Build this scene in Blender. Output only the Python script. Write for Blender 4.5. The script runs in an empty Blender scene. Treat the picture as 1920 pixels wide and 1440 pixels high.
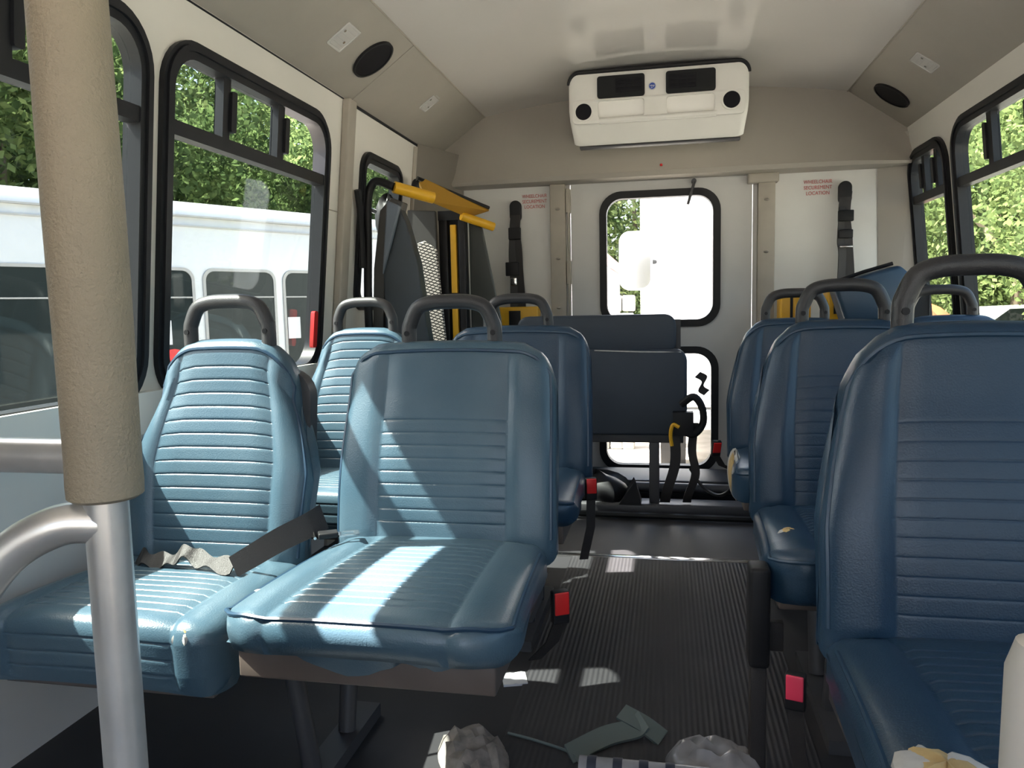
import bpy, bmesh, math, random
import numpy as np
from mathutils import Vector, Matrix
from mathutils.geometry import tessellate_polygon
C = bpy.context.scene.collection
PI = math.pi
random.seed(4)

# ------------------------------------------------------------------ camera
def make_camera():
    F, YAW, PITCH, ROLL = 1440.0, 0.20, -0.10, -0.022
    cy, sy, cp, sp = math.cos(YAW), math.sin(YAW), math.cos(PITCH), math.sin(PITCH)
    f = Vector((-sy*cp, cy*cp, sp)); r = Vector((cy, sy, 0)); u = r.cross(f)
    r2 = r*math.cos(ROLL) + u*math.sin(ROLL); u2 = u*math.cos(ROLL) - r*math.sin(ROLL)
    cd = bpy.data.cameras.new('camera'); o = bpy.data.objects.new('camera', cd); C.objects.link(o)
    M = Matrix(((r2.x, u2.x, -f.x), (r2.y, u2.y, -f.y), (r2.z, u2.z, -f.z))).to_4x4()
    M.translation = Vector((0.04, 0, 0.93))
    o.matrix_world = M
    cd.sensor_fit = 'HORIZONTAL'; cd.sensor_width = 36.0; cd.lens = F/1920*36.0
    cd.clip_start = 0.02; cd.clip_end = 400
    bpy.context.scene.camera = o
make_camera()

# ------------------------------------------------------------------ sky, sun, exposure
SUN_DIR = Vector((1.0, 0.25, -1.42)).normalized()     # direction the light travels
w = bpy.data.worlds.new('sky'); bpy.context.scene.world = w; w.use_nodes = True
nt = w.node_tree; nt.nodes.clear()
sky = nt.nodes.new('ShaderNodeTexSky'); sky.sky_type = 'NISHITA'; sky.sun_disc = False
sky.sun_elevation = math.asin(-SUN_DIR.z); sky.sun_rotation = math.atan2(-SUN_DIR.x, -SUN_DIR.y)
sky.dust_density = 5.0; sky.air_density = 1.0
bg = nt.nodes.new('ShaderNodeBackground'); bg.inputs[1].default_value = 0.60
wo = nt.nodes.new('ShaderNodeOutputWorld')
nt.links.new(sky.outputs[0], bg.inputs[0]); nt.links.new(bg.outputs[0], wo.inputs[0])
sd = bpy.data.lights.new('sun', 'SUN'); so = bpy.data.objects.new('sun', sd); C.objects.link(so)
sd.energy = 27.0; sd.angle = 0.009; sd.color = (1.0, 0.95, 0.87)
so.rotation_euler = SUN_DIR.to_track_quat('-Z', 'Y').to_euler(); so.location = (-6, -2, 9)
vs = bpy.context.scene.view_settings
bpy.context.scene.display_settings.display_device = 'sRGB'
vs.view_transform = 'Standard'; vs.look = 'None'; vs.gamma = 1.0; vs.use_curve_mapping = False
vs.exposure = 1.0

# ------------------------------------------------------------------ materials
def s2l(c): return tuple(((x/255.)/12.92 if x/255. <= .04045 else ((x/255.+.055)/1.055)**2.4) for x in c)
def mat(name, col, rough=0.5, metal=0.0, spec=0.5, noise=0.0, nscale=8.0, bump=0.0, bscale=200.0, coat=0.0, col2=None):
    m = bpy.data.materials.new(name); m.use_nodes = True
    t = m.node_tree; b = t.nodes['Principled BSDF']
    b.inputs['Base Color'].default_value = (*col, 1); b.inputs['Roughness'].default_value = rough
    b.inputs['Metallic'].default_value = metal; b.inputs['Specular IOR Level'].default_value = spec
    if coat: b.inputs['Coat Weight'].default_value = coat; b.inputs['Coat Roughness'].default_value = .15
    tc = t.nodes.new('ShaderNodeTexCoord')
    if noise or col2:
        n = t.nodes.new('ShaderNodeTexNoise'); n.inputs['Scale'].default_value = nscale; n.inputs['Detail'].default_value = 6
        t.links.new(tc.outputs['Object'], n.inputs['Vector'])
        r = t.nodes.new('ShaderNodeValToRGB')
        c2 = col2 if col2 else tuple(x*(1-noise) for x in col)
        r.color_ramp.elements[0].position = .35; r.color_ramp.elements[1].position = .65
        r.color_ramp.elements[0].color = (*c2, 1); r.color_ramp.elements[1].color = (*col, 1)
        t.links.new(n.outputs['Fac'], r.inputs[0]); t.links.new(r.outputs[0], b.inputs['Base Color'])
    if bump:
        n2 = t.nodes.new('ShaderNodeTexNoise'); n2.inputs['Scale'].default_value = bscale; n2.inputs['Detail'].default_value = 3
        t.links.new(tc.outputs['Object'], n2.inputs['Vector'])
        bp = t.nodes.new('ShaderNodeBump'); bp.inputs['Strength'].default_value = bump; bp.inputs['Distance'].default_value = .002
        t.links.new(n2.outputs['Fac'], bp.inputs['Height']); t.links.new(bp.outputs[0], b.inputs['Normal'])
    return m

def glass_mat(name, tint, gloss=.02):
    tint = tuple(x**.5 for x in tint)   # light crosses two faces of a pane
    m = bpy.data.materials.new(name); m.use_nodes = True; t = m.node_tree; t.nodes.clear()
    o = t.nodes.new('ShaderNodeOutputMaterial'); tr = t.nodes.new('ShaderNodeBsdfTransparent'); gl = t.nodes.new('ShaderNodeBsdfGlossy')
    tr.inputs[0].default_value = (*tint, 1); gl.inputs['Roughness'].default_value = .02; gl.inputs['Color'].default_value = (.9, .95, .95, 1)
    g = t.nodes.new('ShaderNodeNewGeometry'); dt = t.nodes.new('ShaderNodeVectorMath'); dt.operation = 'DOT_PRODUCT'
    t.links.new(g.outputs['Normal'], dt.inputs[0]); t.links.new(g.outputs['Incoming'], dt.inputs[1])
    def mth(op, a, b=None):
        n = t.nodes.new('ShaderNodeMath'); n.operation = op
        for i, x in enumerate((a, b)):
            if x is None: continue
            if isinstance(x, (int, float)): n.inputs[i].default_value = x
            else: t.links.new(x, n.inputs[i])
        return n.outputs[0]
    c = mth('SUBTRACT', 1.0, mth('ABSOLUTE', dt.outputs['Value'])); f = mth('ADD', mth('MULTIPLY', mth('POWER', c, 5.0), .5), gloss)
    mx = t.nodes.new('ShaderNodeMixShader')
    t.links.new(f, mx.inputs[0]); t.links.new(tr.outputs[0], mx.inputs[1]); t.links.new(gl.outputs[0], mx.inputs[2])
    t.links.new(mx.outputs[0], o.inputs[0]); return m

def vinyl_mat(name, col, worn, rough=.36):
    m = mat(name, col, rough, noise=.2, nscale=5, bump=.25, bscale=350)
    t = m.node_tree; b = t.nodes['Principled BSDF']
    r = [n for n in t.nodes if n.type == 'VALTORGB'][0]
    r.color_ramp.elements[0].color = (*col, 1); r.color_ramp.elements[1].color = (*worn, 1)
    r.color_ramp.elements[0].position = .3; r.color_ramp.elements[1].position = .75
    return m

M = {}
M['wall'] = mat('wall_panel', (.74, .71, .65), .45, noise=.05, nscale=3)
M['lower'] = mat('lower_wall_panel', (.68, .66, .63), .5, noise=.06, nscale=4)
M['rearpanel'] = mat('rear_white_panel', (.72, .71, .68), .28, noise=.06, nscale=4, bump=.1, bscale=60)
M['door'] = mat('rear_door_paint', (.58, .57, .55), .32, noise=.06, nscale=4)
M['cove'] = mat('cove_grey_beige', (.38, .35, .30), .55, noise=.06, nscale=5, bump=.2, bscale=500)
M['cap'] = mat('rear_cap', (.38, .35, .305), .5, noise=.05, nscale=4)
M['post'] = mat('post_beige', (.42, .38, .32), .5, noise=.1, nscale=10)
M['ceil'] = mat('ceiling_laminate', (.63, .60, .57), .10, noise=.03, nscale=3)
M['black'] = mat('black_rubber', (.013, .013, .015), .5, spec=.3, noise=.2)
M['frame'] = mat('window_black_frame', (.012, .013, .016), .4, spec=.3)
M['webbing'] = mat('belt_webbing', (.022, .019, .019), .5, bump=.6, bscale=900)
M['webbing_brown'] = mat('belt_webbing_brown', (.011, .008, .0075), .36, bump=.5, bscale=900)  # dark brown webbing, one even base colour
M['handle'] = mat('handle_charcoal', (.030, .029, .031), .40, bump=.3, bscale=500)
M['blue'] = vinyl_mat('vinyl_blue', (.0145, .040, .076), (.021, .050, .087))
M['blue_faded_sunlit'] = vinyl_mat('vinyl_blue_faded_sunlit', (.045, .089, .126), (.080, .127, .162), .30)  # sunlit paleness of the left seats put into the faded vinyl colour
M['slate'] = vinyl_mat('vinyl_slate', (.028, .038, .055), (.035, .047, .065), .5)
M['piping'] = mat('piping_blue', (.02, .05, .09), .35)
M['steel'] = mat('brushed_steel', (.90, .88, .85), .30, metal=.7, noise=.1, nscale=20)
M['sleeve'] = mat('tan_foam_sleeve', (.36, .30, .215), .6, bump=.8, bscale=300, noise=.08)
M['corner'] = mat('corner_panel_dark', (.19, .17, .145), .6)
M['white'] = mat('white_plastic', (.80, .78, .73), .3, noise=.03)
M['cream'] = mat('cream_pad', (.72, .67, .60), .5, noise=.04)
M['vent'] = mat('vent_black', (.006, .006, .009), .5, spec=.15)
M['vent2'] = mat('vent_grey', (.011, .012, .013), .5, spec=.2)
M['red'] = mat('red_plastic', (.62, .02, .02), .35)
M['pink'] = mat('pinkish_red_button', (.75, .05, .11), .35)
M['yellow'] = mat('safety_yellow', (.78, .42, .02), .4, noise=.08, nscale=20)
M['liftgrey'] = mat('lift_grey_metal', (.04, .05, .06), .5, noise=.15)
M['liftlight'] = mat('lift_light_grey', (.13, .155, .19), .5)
M['lens'] = mat('clear_lens', (.55, .54, .52), .12)
M['chrome'] = mat('chrome', (.7, .7, .7), .15, metal=1)
M['foam'] = mat('foam_yellow', (.62, .44, .20), .9, noise=.25, nscale=30, bump=.8, bscale=80)
M['torn'] = mat('torn_backing', (.55, .53, .50), .8, noise=.2, nscale=40)
M['brownplate'] = mat('seat_frame_brown', (.13, .10, .085), .5, noise=.2, nscale=12)
M['leg'] = mat('leg_dark_steel', (.05, .05, .055), .45)
M['redtext'] = mat('red_lettering', (.55, .10, .10), .6)
M['busWhite'] = mat('bus_white_paint', (.60, .60, .60), .25, noise=.03)
M['busline'] = mat('bus_rail_grey', (.35, .34, .33), .5)
M['darkglass'] = mat('dark_bus_glass', (.02, .026, .026), .03, spec=.2)
M['gravel'] = mat('gravel', (.42, .39, .35), .95, noise=.4, nscale=2.5, bump=1, bscale=30)
M['truck'] = mat('truck_white', (.80, .80, .80), .4)
M['bark'] = mat('bark', (.10, .075, .05), .9, noise=.3, nscale=6)
M['clay'] = mat('orange_clay', (.55, .17, .07), .95, noise=.3, nscale=2)
M['stone'] = mat('stacked_stone', (.30, .29, .27), .9, noise=.4, nscale=6)
M['paper'] = mat('white_paper', (.62, .62, .64), .7)
M['plastic'] = mat('cloudy_plastic', (.36, .36, .39), .22, noise=.3, nscale=14)
M['greenstrap'] = mat('grey_green_strap', (.10, .13, .125), .55)
M['blueband'] = mat('dark_blue_band', (.02, .028, .055), .5)
M['bluesticker'] = mat('blue_sticker', (.03, .08, .38), .4)
M['cardboard'] = mat('dirty_card', (.28, .25, .23), .8, noise=.5, nscale=30)
M['glassL'] = glass_mat('tinted_window_glass', (.35, .39, .375))
M['glassR'] = glass_mat('clear_door_glass', (.86, .88, .87))
M['glassF'] = glass_mat('tinted_right_glass', (.55, .60, .56))
def floor_mat(ribbed):
    m = mat('floor_rubber_ribbed' if ribbed else 'floor_rubber', (.030, .029, .033), .62, noise=.35, nscale=3)
    t = m.node_tree; b = t.nodes['Principled BSDF']; tc = [n for n in t.nodes if n.type == 'TEX_COORD'][0]
    sx = t.nodes.new('ShaderNodeSeparateXYZ'); t.links.new(tc.outputs['Object'], sx.inputs[0])
    mu = t.nodes.new('ShaderNodeMath'); mu.operation = 'MULTIPLY'; mu.inputs[1].default_value = 2*PI/.0125
    si = t.nodes.new('ShaderNodeMath'); si.operation = 'SINE'
    t.links.new(sx.outputs['X'], mu.inputs[0]); t.links.new(mu.outputs[0], si.inputs[0])
    bp = t.nodes.new('ShaderNodeBump'); bp.inputs['Distance'].default_value = .0012; bp.inputs['Strength'].default_value = .5
    t.links.new(si.outputs[0], bp.inputs['Height'])
    if ribbed: t.links.new(bp.outputs[0], b.inputs['Normal'])
    return m
M['darkglass'].node_tree.nodes['Principled BSDF'].inputs['IOR'].default_value = 1.42
M['ribs'] = floor_mat(True); M['floor'] = floor_mat(False)
def leaf_mat(name, c1, c2):
    m = bpy.data.materials.new(name); m.use_nodes = True; t = m.node_tree; t.nodes.clear()
    o = t.nodes.new('ShaderNodeOutputMaterial'); g = t.nodes.new('ShaderNodeNewGeometry')
    r = t.nodes.new('ShaderNodeValToRGB'); r.color_ramp.elements[0].color = (*c1, 1); r.color_ramp.elements[1].color = (*c2, 1)
    t.links.new(g.outputs['Random Per Island'], r.inputs[0])
    d = t.nodes.new('ShaderNodeBsdfDiffuse'); tl = t.nodes.new('ShaderNodeBsdfTranslucent'); mx = t.nodes.new('ShaderNodeMixShader'); mx.inputs[0].default_value = .45
    t.links.new(r.outputs[0], d.inputs[0]); t.links.new(r.outputs[0], tl.inputs[0])
    t.links.new(d.outputs[0], mx.inputs[1]); t.links.new(tl.outputs[0], mx.inputs[2]); t.links.new(mx.outputs[0], o.inputs[0]); return m
M['leafA'] = leaf_mat('leaf_dark', (.04, .072, .028), (.17, .24, .085))
M['leafB'] = leaf_mat('leaf_light', (.075, .115, .045), (.27, .335, .13))

# ------------------------------------------------------------------ mesh helpers
class MB:
    def __init__(s): s.v = []; s.f = []
    def add(s, vs, fs):
        n = len(s.v); s.v += [tuple(v) for v in vs]; s.f += [tuple(i+n for i in f) for f in fs]; return s
    def box(s, x0, x1, y0, y1, z0, z1, T=None):
        vs = [(x, y, z) for x in (x0, x1) for y in (y0, y1) for z in (z0, z1)]
        if T: vs = [T(*v) for v in vs]
        return s.add(vs, [(0,1,3,2),(4,6,7,5),(0,4,5,1),(2,3,7,6),(0,2,6,4),(1,5,7,3)])
    def tube(s, pts, r, n=14, caps=True, rad=None):
        pts = [Vector(p) for p in pts]; rings = []; up = None
        for i, p in enumerate(pts):
            a = pts[max(i-1, 0)]; b = pts[min(i+1, len(pts)-1)]; t = (b-a).normalized()
            if up is None: up = t.orthogonal().normalized()
            else: up = (up - t*up.dot(t)).normalized()
            q = t.cross(up); rr = rad[i] if rad else r
            rings.append([p + (up*math.cos(2*PI*k/n) + q*math.sin(2*PI*k/n))*rr for k in range(n)])
        vs = [v for R in rings for v in R]; fs = []
        for i in range(len(rings)-1):
            for k in range(n):
                fs.append((i*n+k, i*n+(k+1) % n, (i+1)*n+(k+1) % n, (i+1)*n+k))
        if caps: fs.append(tuple(range(n))[::-1]); fs.append(tuple((len(rings)-1)*n+k for k in range(n)))
        return s.add(vs, fs)
    def ribbon(s, pts, wv, th=.0018):
        """flat webbing along pts; wv = half-width vector or list of vectors"""
        pts = [Vector(p) for p in pts]; n = len(pts); W = [Vector(wv[i]) if isinstance(wv, list) else Vector(wv) for i in range(n)]
        vs = []
        for i, p in enumerate(pts):
            t = (pts[min(i+1, n-1)]-pts[max(i-1, 0)]).normalized(); nn = t.cross(W[i]).normalized()*th
            vs += [p-W[i]-nn, p+W[i]-nn, p+W[i]+nn, p-W[i]+nn]
        fs = []
        for i in range(n-1):
            for k in range(4): fs.append((i*4+k, i*4+(k+1) % 4, (i+1)*4+(k+1) % 4, (i+1)*4+k))
        fs += [(3, 2, 1, 0), tuple((n-1)*4+k for k in range(4))]
        return s.add(vs, fs)
    def prism(s, poly, d0, d1, T):
        """poly of (u,v); T(u,v,d)->xyz; closed solid"""
        n = len(poly); vs = [T(u, v, d0) for u, v in poly] + [T(u, v, d1) for u, v in poly]
        fs = [tuple(range(n)), tuple(range(2*n-1, n-1, -1))] + [(i, i+n, (i+1) % n+n, (i+1) % n) for i in range(n)]
        return s.add(vs, fs)
    def ring(s, outer, inner, d0, d1, T):
        n = len(outer); vs = []
        for d in (d0, d1):
            vs += [T(u, v, d) for u, v in outer] + [T(u, v, d) for u, v in inner]
        fs = []
        for i in range(n):
            j = (i+1) % n
            fs += [(i, j, n+j, n+i), (2*n+i, 3*n+i, 3*n+j, 2*n+j), (i, 2*n+i, 2*n+j, j), (n+i, n+j, 3*n+j, 3*n+i)]
        return s.add(vs, fs)
    def build(s, name, m, parent=None, smooth=True, angle=40, bevel=0, loc=None):
        me = bpy.data.meshes.new(name); me.from_pydata([tuple(v) for v in s.v], [], s.f); me.update()
        bm = bmesh.new(); bm.from_mesh(me); bmesh.ops.recalc_face_normals(bm, faces=bm.faces)
        if bevel:
            es = [e for e in bm.edges if e.is_manifold and e.calc_face_angle(0) > .6]
            bmesh.ops.bevel(bm, geom=es, offset=bevel, segments=3, affect='EDGES', profile=.5, clamp_overlap=True)
        bm.to_mesh(me); bm.free()
        me.materials.append(M[m] if isinstance(m, str) else m)
        if smooth:
            for p in me.polygons: p.use_smooth = True
            me.set_sharp_from_angle(angle=math.radians(angle))
        o = bpy.data.objects.new(name, me); C.objects.link(o)
        if parent: o.parent = parent
        if loc: o.location = loc
        return o
def tag(o, label=None, cat=None, group=None, kind=None):
    if label: o['label'] = label
    if cat: o['category'] = cat
    if group: o['group'] = group
    if kind: o['kind'] = kind
    return o
def thing(name, label, cat, loc=(0, 0, 0), rz=0, group=None, kind=None):
    o = bpy.data.objects.new(name, None); o.empty_display_size = .1; C.objects.link(o)
    o.location = loc; o.rotation_euler = (0, 0, rz); return tag(o, label, cat, group, kind)
def copy_tree(o, parent=None):
    c = o.copy(); C.objects.link(c); c.parent = parent
    for ch in o.children: copy_tree(ch, c)
    return c
def rr(u0, u1, v0, v1, r, n=7):
    r = min(r, (u1-u0)/2.01, (v1-v0)/2.01)
    out = []
    for cu, cv, a0 in ((u1-r, v1-r, 0), (u0+r, v1-r, 90), (u0+r, v0+r, 180), (u1-r, v0+r, 270)):
        for k in range(n): a = math.radians(a0+90*k/(n-1)); out.append((cu+r*math.cos(a), cv+r*math.sin(a)))
    return out
def disc(n, r, cu=0, cv=0, e=1): return [(cu+r*math.cos(2*PI*k/n), cv+r*e*math.sin(2*PI*k/n)) for k in range(n)]
def smooth_path(pts, n=6):
    """Catmull-Rom through pts"""
    P = [Vector(p) for p in pts]; P = [P[0]*2-P[1]] + P + [P[-1]*2-P[-2]]; out = []
    for i in range(1, len(P)-2):
        for k in range(n):
            t = k/n; a, b, c, d = P[i-1], P[i], P[i+1], P[i+2]
            out.append(.5*((2*b)+(c-a)*t+(2*a-5*b+4*c-d)*t*t+(3*b-a-3*c+d)*t**3))
    out.append(P[-2]); return out
def text_obj(s, name, m, size, T, parent, align='CENTER', extrude=.0006):
    cu = bpy.data.curves.new(name, 'FONT'); cu.body = s; cu.size = size; cu.align_x = align; cu.extrude = extrude
    cu.materials.append(M[m]); tmp = bpy.data.objects.new(name, cu)
    me = bpy.data.meshes.new_from_object(tmp); bpy.data.objects.remove(tmp)
    me.transform(T); me.materials.clear(); me.materials.append(M[m])
    o = bpy.data.objects.new(name, me); C.objects.link(o); o.parent = parent; return o

# ------------------------------------------------------------------ the shell of the bus
YF, YR = -2.0, 4.0           # front and rear ends
def wx(z): return 1.14 + .10*(1.7-z)          # half-width of the walls, they lean in towards the top
def W(side):
    return lambda y, z, d: (side*(wx(z)-d), y, z)   # d = distance inward
def wall_sheet(name, T, outline, holes, th, m):
    """sheet with holes; T(u,v,d), inner face d=0, outer d=-th"""
    loops = [outline]+holes
    tri = tessellate_polygon([[Vector((u, v, 0)) for u, v in L] for L in loops])
    flat = [p for L in loops for p in L]; n = len(flat)
    b = MB(); vs = [T(u, v, 0) for u, v in flat]+[T(u, v, -th) for u, v in flat]
    fs = [tuple(t) for t in tri]+[tuple(i+n for i in t[::-1]) for t in tri]; k = 0
    for L in loops:
        for i in range(len(L)): j = (i+1) % len(L); fs.append((k+i, k+j, k+j+n, k+i+n))
        k += len(L)
    b.add(vs, fs); return tag(b.build(name, m, smooth=False), kind='structure')
ZB, ZT = .70, 1.62
LW = [(-.28, .69), (.72, 1.68), (1.715, 2.66)]
LIFTW = (2.955, 3.43, .93, 1.57)
RW = [(-.6, .36), (.40, 1.36), (1.40, 2.37), (2.41, 3.41)]
RS = (3.47, 4.02-.05)
out = [(YF, -.12), (YR, -.12), (YR, 1.722), (YF, 1.722)]
DE = (-.80, .60, .06, 1.66)
hl = [rr(a+.02, b-.02, ZB+.02, ZT-.02, .11) for a, b in LW[1:]]+[rr(DE[0], DE[1], DE[2], DE[3], .02, 3)]+[rr(LIFTW[0]+.02, LIFTW[1]-.02, LIFTW[2]+.02, LIFTW[3]-.02, .06)]
hr = [rr(a+.02, b-.02, ZB+.02, ZT-.02, .11) for a, b in [(-1.60, -.65)]+RW]+[rr(RS[0]+.02, RS[1]-.02, ZB+.02, 1.60-.02, .11)]
wall_sheet('wall_left', W(-1), out, hl, .032, 'wall')
wall_sheet('wall_right', W(1), out, hr, .032, 'wall')
# lower wall linings, grey, up to the sill
for nm, s in (('trim_1', -1), ('trim_2', 1)):
    b = MB(); T = W(s); y_ = .64 if s < 0 else YF+.05
    b.prism([(y_, 0), (3.98, 0), (3.98, ZB-.06), (y_, ZB-.06)], .001, .012, T); tag(b.build(nm, 'lower', smooth=False), kind='structure')
for nm, s in (('trim_3', -1), ('trim_4', 1)):
    b = MB(); b.prism(rr(.64 if s < 0 else YF+.05, 2.755 if s < 0 else 3.98, ZB-.06, ZB+.042, .01), .001, .030, W(s)); tag(b.build(nm, 'white'), kind='structure')
# floor
b = MB(); b.box(-1.32, 1.32, YF, YR, -.06, 0); tag(b.build('floor', 'floor', smooth=False), kind='structure')
b = MB(); b.box(-.31, .34, YF+.1, 2.765, 0, .004); tag(b.build('trim_5', 'ribs', smooth=False), kind='structure')
b = MB(); b.box(-.62, .62, 2.766, 2.80, 0, .006)
tag(b.build('trim_6', 'chrome', bevel=.002), kind='structure')
# arched ceiling
b = MB(); n = 24; vs = []
def zc(x): return 1.905 + .07*(1-(x/.875)**2)
for k in range(n+1):
    x = -.875+1.75*k/n
    for y in (YF, YR): vs += [(x, y, zc(x)), (x, y, zc(x)+.05)]
fs = []
for k in range(n):
    a = 4*k; c = a+4
    fs += [(a, a+2, c+2, c), (a+1, c+1, c+3, a+3), (a, c, c+1, a+1), (a+2, a+3, c+3, c+2)]
fs += [(0, 1, 3, 2), (4*n, 4*n+2, 4*n+3, 4*n+1)]
b.add(vs, fs); tag(b.build('ceiling', 'ceil', angle=30), kind='structure')
# coves between ceiling and walls
def cove(name, s, y0, y1):
    b = MB(); P = [(.875, 1.905), (1.142, 1.717), (1.20, 1.72), (1.20, 1.76), (.875, 1.96)]
    b.prism([(s*x, z) for x, z in P], y0, y1, lambda u, v, d: (u, d, v)); return tag(b.build(name, 'cove', smooth=False), kind='structure')
cove('trim_7', -1, YF, 2.832); cove('trim_8', -1, 2.836, YR); cove('trim_9', 1, YF, YR)
# cove frame for things mounted on it: u along Y, v up the slope, d out into the cabin
def covef(s, y, x):
    z = 1.905-(abs(x)-.875)*(1.905-1.717)/(1.142-.875)
    t = Vector((s*(1.142-.875), 0, -(1.905-1.717))).normalized()   # down the slope
    nrm = Vector((-s*(1.905-1.717), 0, -(1.142-.875))).normalized()
    o = Vector((s*abs(x), y, z))
    return lambda u, v, d: tuple(o+Vector((0, u, 0))+t*(-v)+nrm*d)
# thin black caulk line where the cove meets the ceiling and the seam of the cove
b = MB(); b.tube([(-.875, YF, 1.903), (-.875, YR, 1.903)], .003, 6); tag(b.build('trim_10', 'post'), kind='structure')
b = MB(); b.tube([(.875, YF, 1.903), (.875, YR, 1.903)], .003, 6); tag(b.build('trim_11', 'post'), kind='structure')
b = MB(); b.tube([(-1.138, YF, 1.715), (-1.138, 2.82, 1.715)], .003, 6); tag(b.build('trim_12', 'black'), kind='structure')
b = MB(); b.tube([(-1.136, 2.84, 1.713), (-1.136, 3.95, 1.713)], .006, 6); tag(b.build('trim_13', 'black'), kind='structure')
# left pillar in front of the lift bay
b = MB(); b.prism([(2.765, 0), (2.835, 0), (2.835, 1.715), (2.765, 1.715)], .0, .03, W(-1)); tag(b.build('trim_14', 'post', bevel=.006), kind='structure')
b = MB(); b.prism([(2.67, 1.30), (2.765, 1.30), (2.765, 1.303), (2.67, 1.303)], .0, .004, W(-1)); tag(b.build('trim_15', 'post'), kind='structure')

# rear wall with the door opening (door is its own structure)
def RY(y0): return lambda u, v, d: (u, y0-d, v)
DL, DR, DT = -.445, .455, 1.55
wall_sheet('wall_rear', RY(4.0), [(-1.30, -.12), (1.30, -.12), (1.19, 1.80), (-1.19, 1.80)], [[(DL, -.0), (DR, -.0), (DR, DT), (DL, DT)]], .05, 'rearpanel')
wall_sheet('wall_front', lambda u, v, d: (u, YF+d, v), [(-1.30, -.12), (1.30, -.12), (1.19, 1.90), (.8, 2.0), (-.8, 2.0), (-1.19, 1.90)], [rr(-.98, .98, .55, 1.7, .12)], .05, 'wall')
# fibreglass cap over the rear: slopes in from the ceiling line, rounded lower lip
prof = [(3.97, 1.97), (3.945, 1.80), (3.915, 1.66), (3.895, 1.60), (3.885, 1.575), (3.895, 1.553), (3.93, 1.545), (3.999, 1.545), (3.999, 1.97)]
b = MB(); vs = []; xs = [-1.16, -1.0, -.875]+[-.875+1.75*k/16 for k in range(1, 16)]+[.875, 1.0, 1.16]
for x in xs:
    zt = zc(x) if abs(x) <= .875 else 1.905-(abs(x)-.875)*.70
    for y, z in prof:
        f = (z-1.545)/(1.97-1.545); vs.append((x, y, 1.545+f*(zt+.01-1.545)))
n = len(prof); fs = []
for i in range(len(xs)-1):
    for k in range(n): fs.append((i*n+k, i*n+(k+1) % n, (i+1)*n+(k+1) % n, (i+1)*n+k))
fs += [tuple(range(n)), tuple((len(xs)-1)*n+k for k in range(n))]
b.add(vs, fs); tag(b.build('trim_16', 'cap', angle=35), kind='structure')
# door posts and white panels with screws
b = MB(); b.box(-.545, -.465, 3.955, 3.999, 0, 1.545); tag(b.build('trim_17', 'post', bevel=.004), kind='structure')
b = MB(); b.box(.475, .555, 3.955, 3.999, 0, 1.545); tag(b.build('trim_18', 'post', bevel=.004), kind='structure')
b = MB(); b.box(.425, .57, 3.94, 3.999, 1.50, 1.548); tag(b.build('trim_19', 'post', bevel=.008), kind='structure')
# corner panels
b = MB(); b.add([(-1.13, 3.62, 1.72), (-1.0, 3.99, 1.72), (-1.31, 3.62, 0), (-1.05, 3.99, 0), (-1.2, 3.999, 1.72), (-1.35, 3.999, 0)], [(0, 1, 3, 2), (0, 2, 5, 4), (1, 4, 5, 3), (0, 4, 1), (2, 3, 5)])
tag(b.build('trim_20', 'corner', smooth=False), kind='structure')
b = MB(); b.add([(1.165, 3.94, 1.70), (1.015, 3.995, 1.70), (1.32, 3.94, 0), (1.07, 3.995, 0), (1.2, 3.999, 1.70), (1.35, 3.999, 0)], [(0, 1, 3, 2), (0, 2, 5, 4), (1, 4, 5, 3), (0, 4, 1), (2, 3, 5)])
tag(b.build('trim_21', 'cap', smooth=False), kind='structure')
b = MB(); b.tube([(-1.135, 3.60, 1.70), (-1.29, 3.60, .2)], .012, 8); tag(b.build('trim_22', 'post'), kind='structure')

# rear emergency door
door = thing('door_1', None, None, (0, 0, 0), kind='structure')
T = RY(3.985)
w1 = (-.295, .302, .812, 1.496); w2 = (-.305, .295, .065, .712)
def sheet(T, outline, holes, th):
    loops = [outline]+holes; tri = tessellate_polygon([[Vector((u, v, 0)) for u, v in L] for L in loops])
    flat = [p for L in loops for p in L]; n = len(flat); b = MB(); vs = [T(u, v, 0) for u, v in flat]+[T(u, v, -th) for u, v in flat]
    fs = [tuple(t) for t in tri]+[tuple(i+n for i in t[::-1]) for t in tri]; k = 0
    for L in loops:
        for i in range(len(L)): j = (i+1) % len(L); fs.append((k+i, k+j, k+j+n, k+i+n))
        k += len(L)
    return b.add(vs, fs)
sheet(T, [(DL+.004, .004), (DR-.004, .004), (DR-.004, DT-.006), (DL+.004, DT-.006)], [rr(w1[0]+.02, w1[1]-.02, w1[2]+.02, w1[3]-.02, .09), rr(w2[0]+.02, w2[1]-.02, w2[2]+.02, w2[3]-.02, .09)], .035).build('door_panel', 'door', door, smooth=False)
for (a, c, d, e) in (w1, w2):
    b = MB(); b.ring(rr(a, c, d, e, .11, 9), rr(a+.036, c-.036, d+.036, e-.036, .08, 9), -.04, .014, T); g = b.build('window_gasket', 'black', door, bevel=0)
    b = MB(); b.prism(rr(a+.03, c-.03, d+.03, e-.03, .08, 9), -.022, -.018, T); b.build('glass_pane', 'glassR', g)
b = MB(); b.tube([(.175, 3.95, 1.525), (.168, 3.93, 1.50), (.142, 3.92, 1.41)], .007, 10); b.tube([(.172, 3.99, 1.525), (.172, 3.94, 1.525)], .012, 12); b.build('door_latch', 'leg', door)
b = MB()
for z in (1.46, 1.1, .5): b.box(-.462, -.44, 3.95, 3.985, z-.06, z+.06)
b.tube([(-.45, 3.955, .05), (-.45, 3.955, 1.5)], .006, 8); b.build('hinge', 'post', door, bevel=.003)

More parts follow.
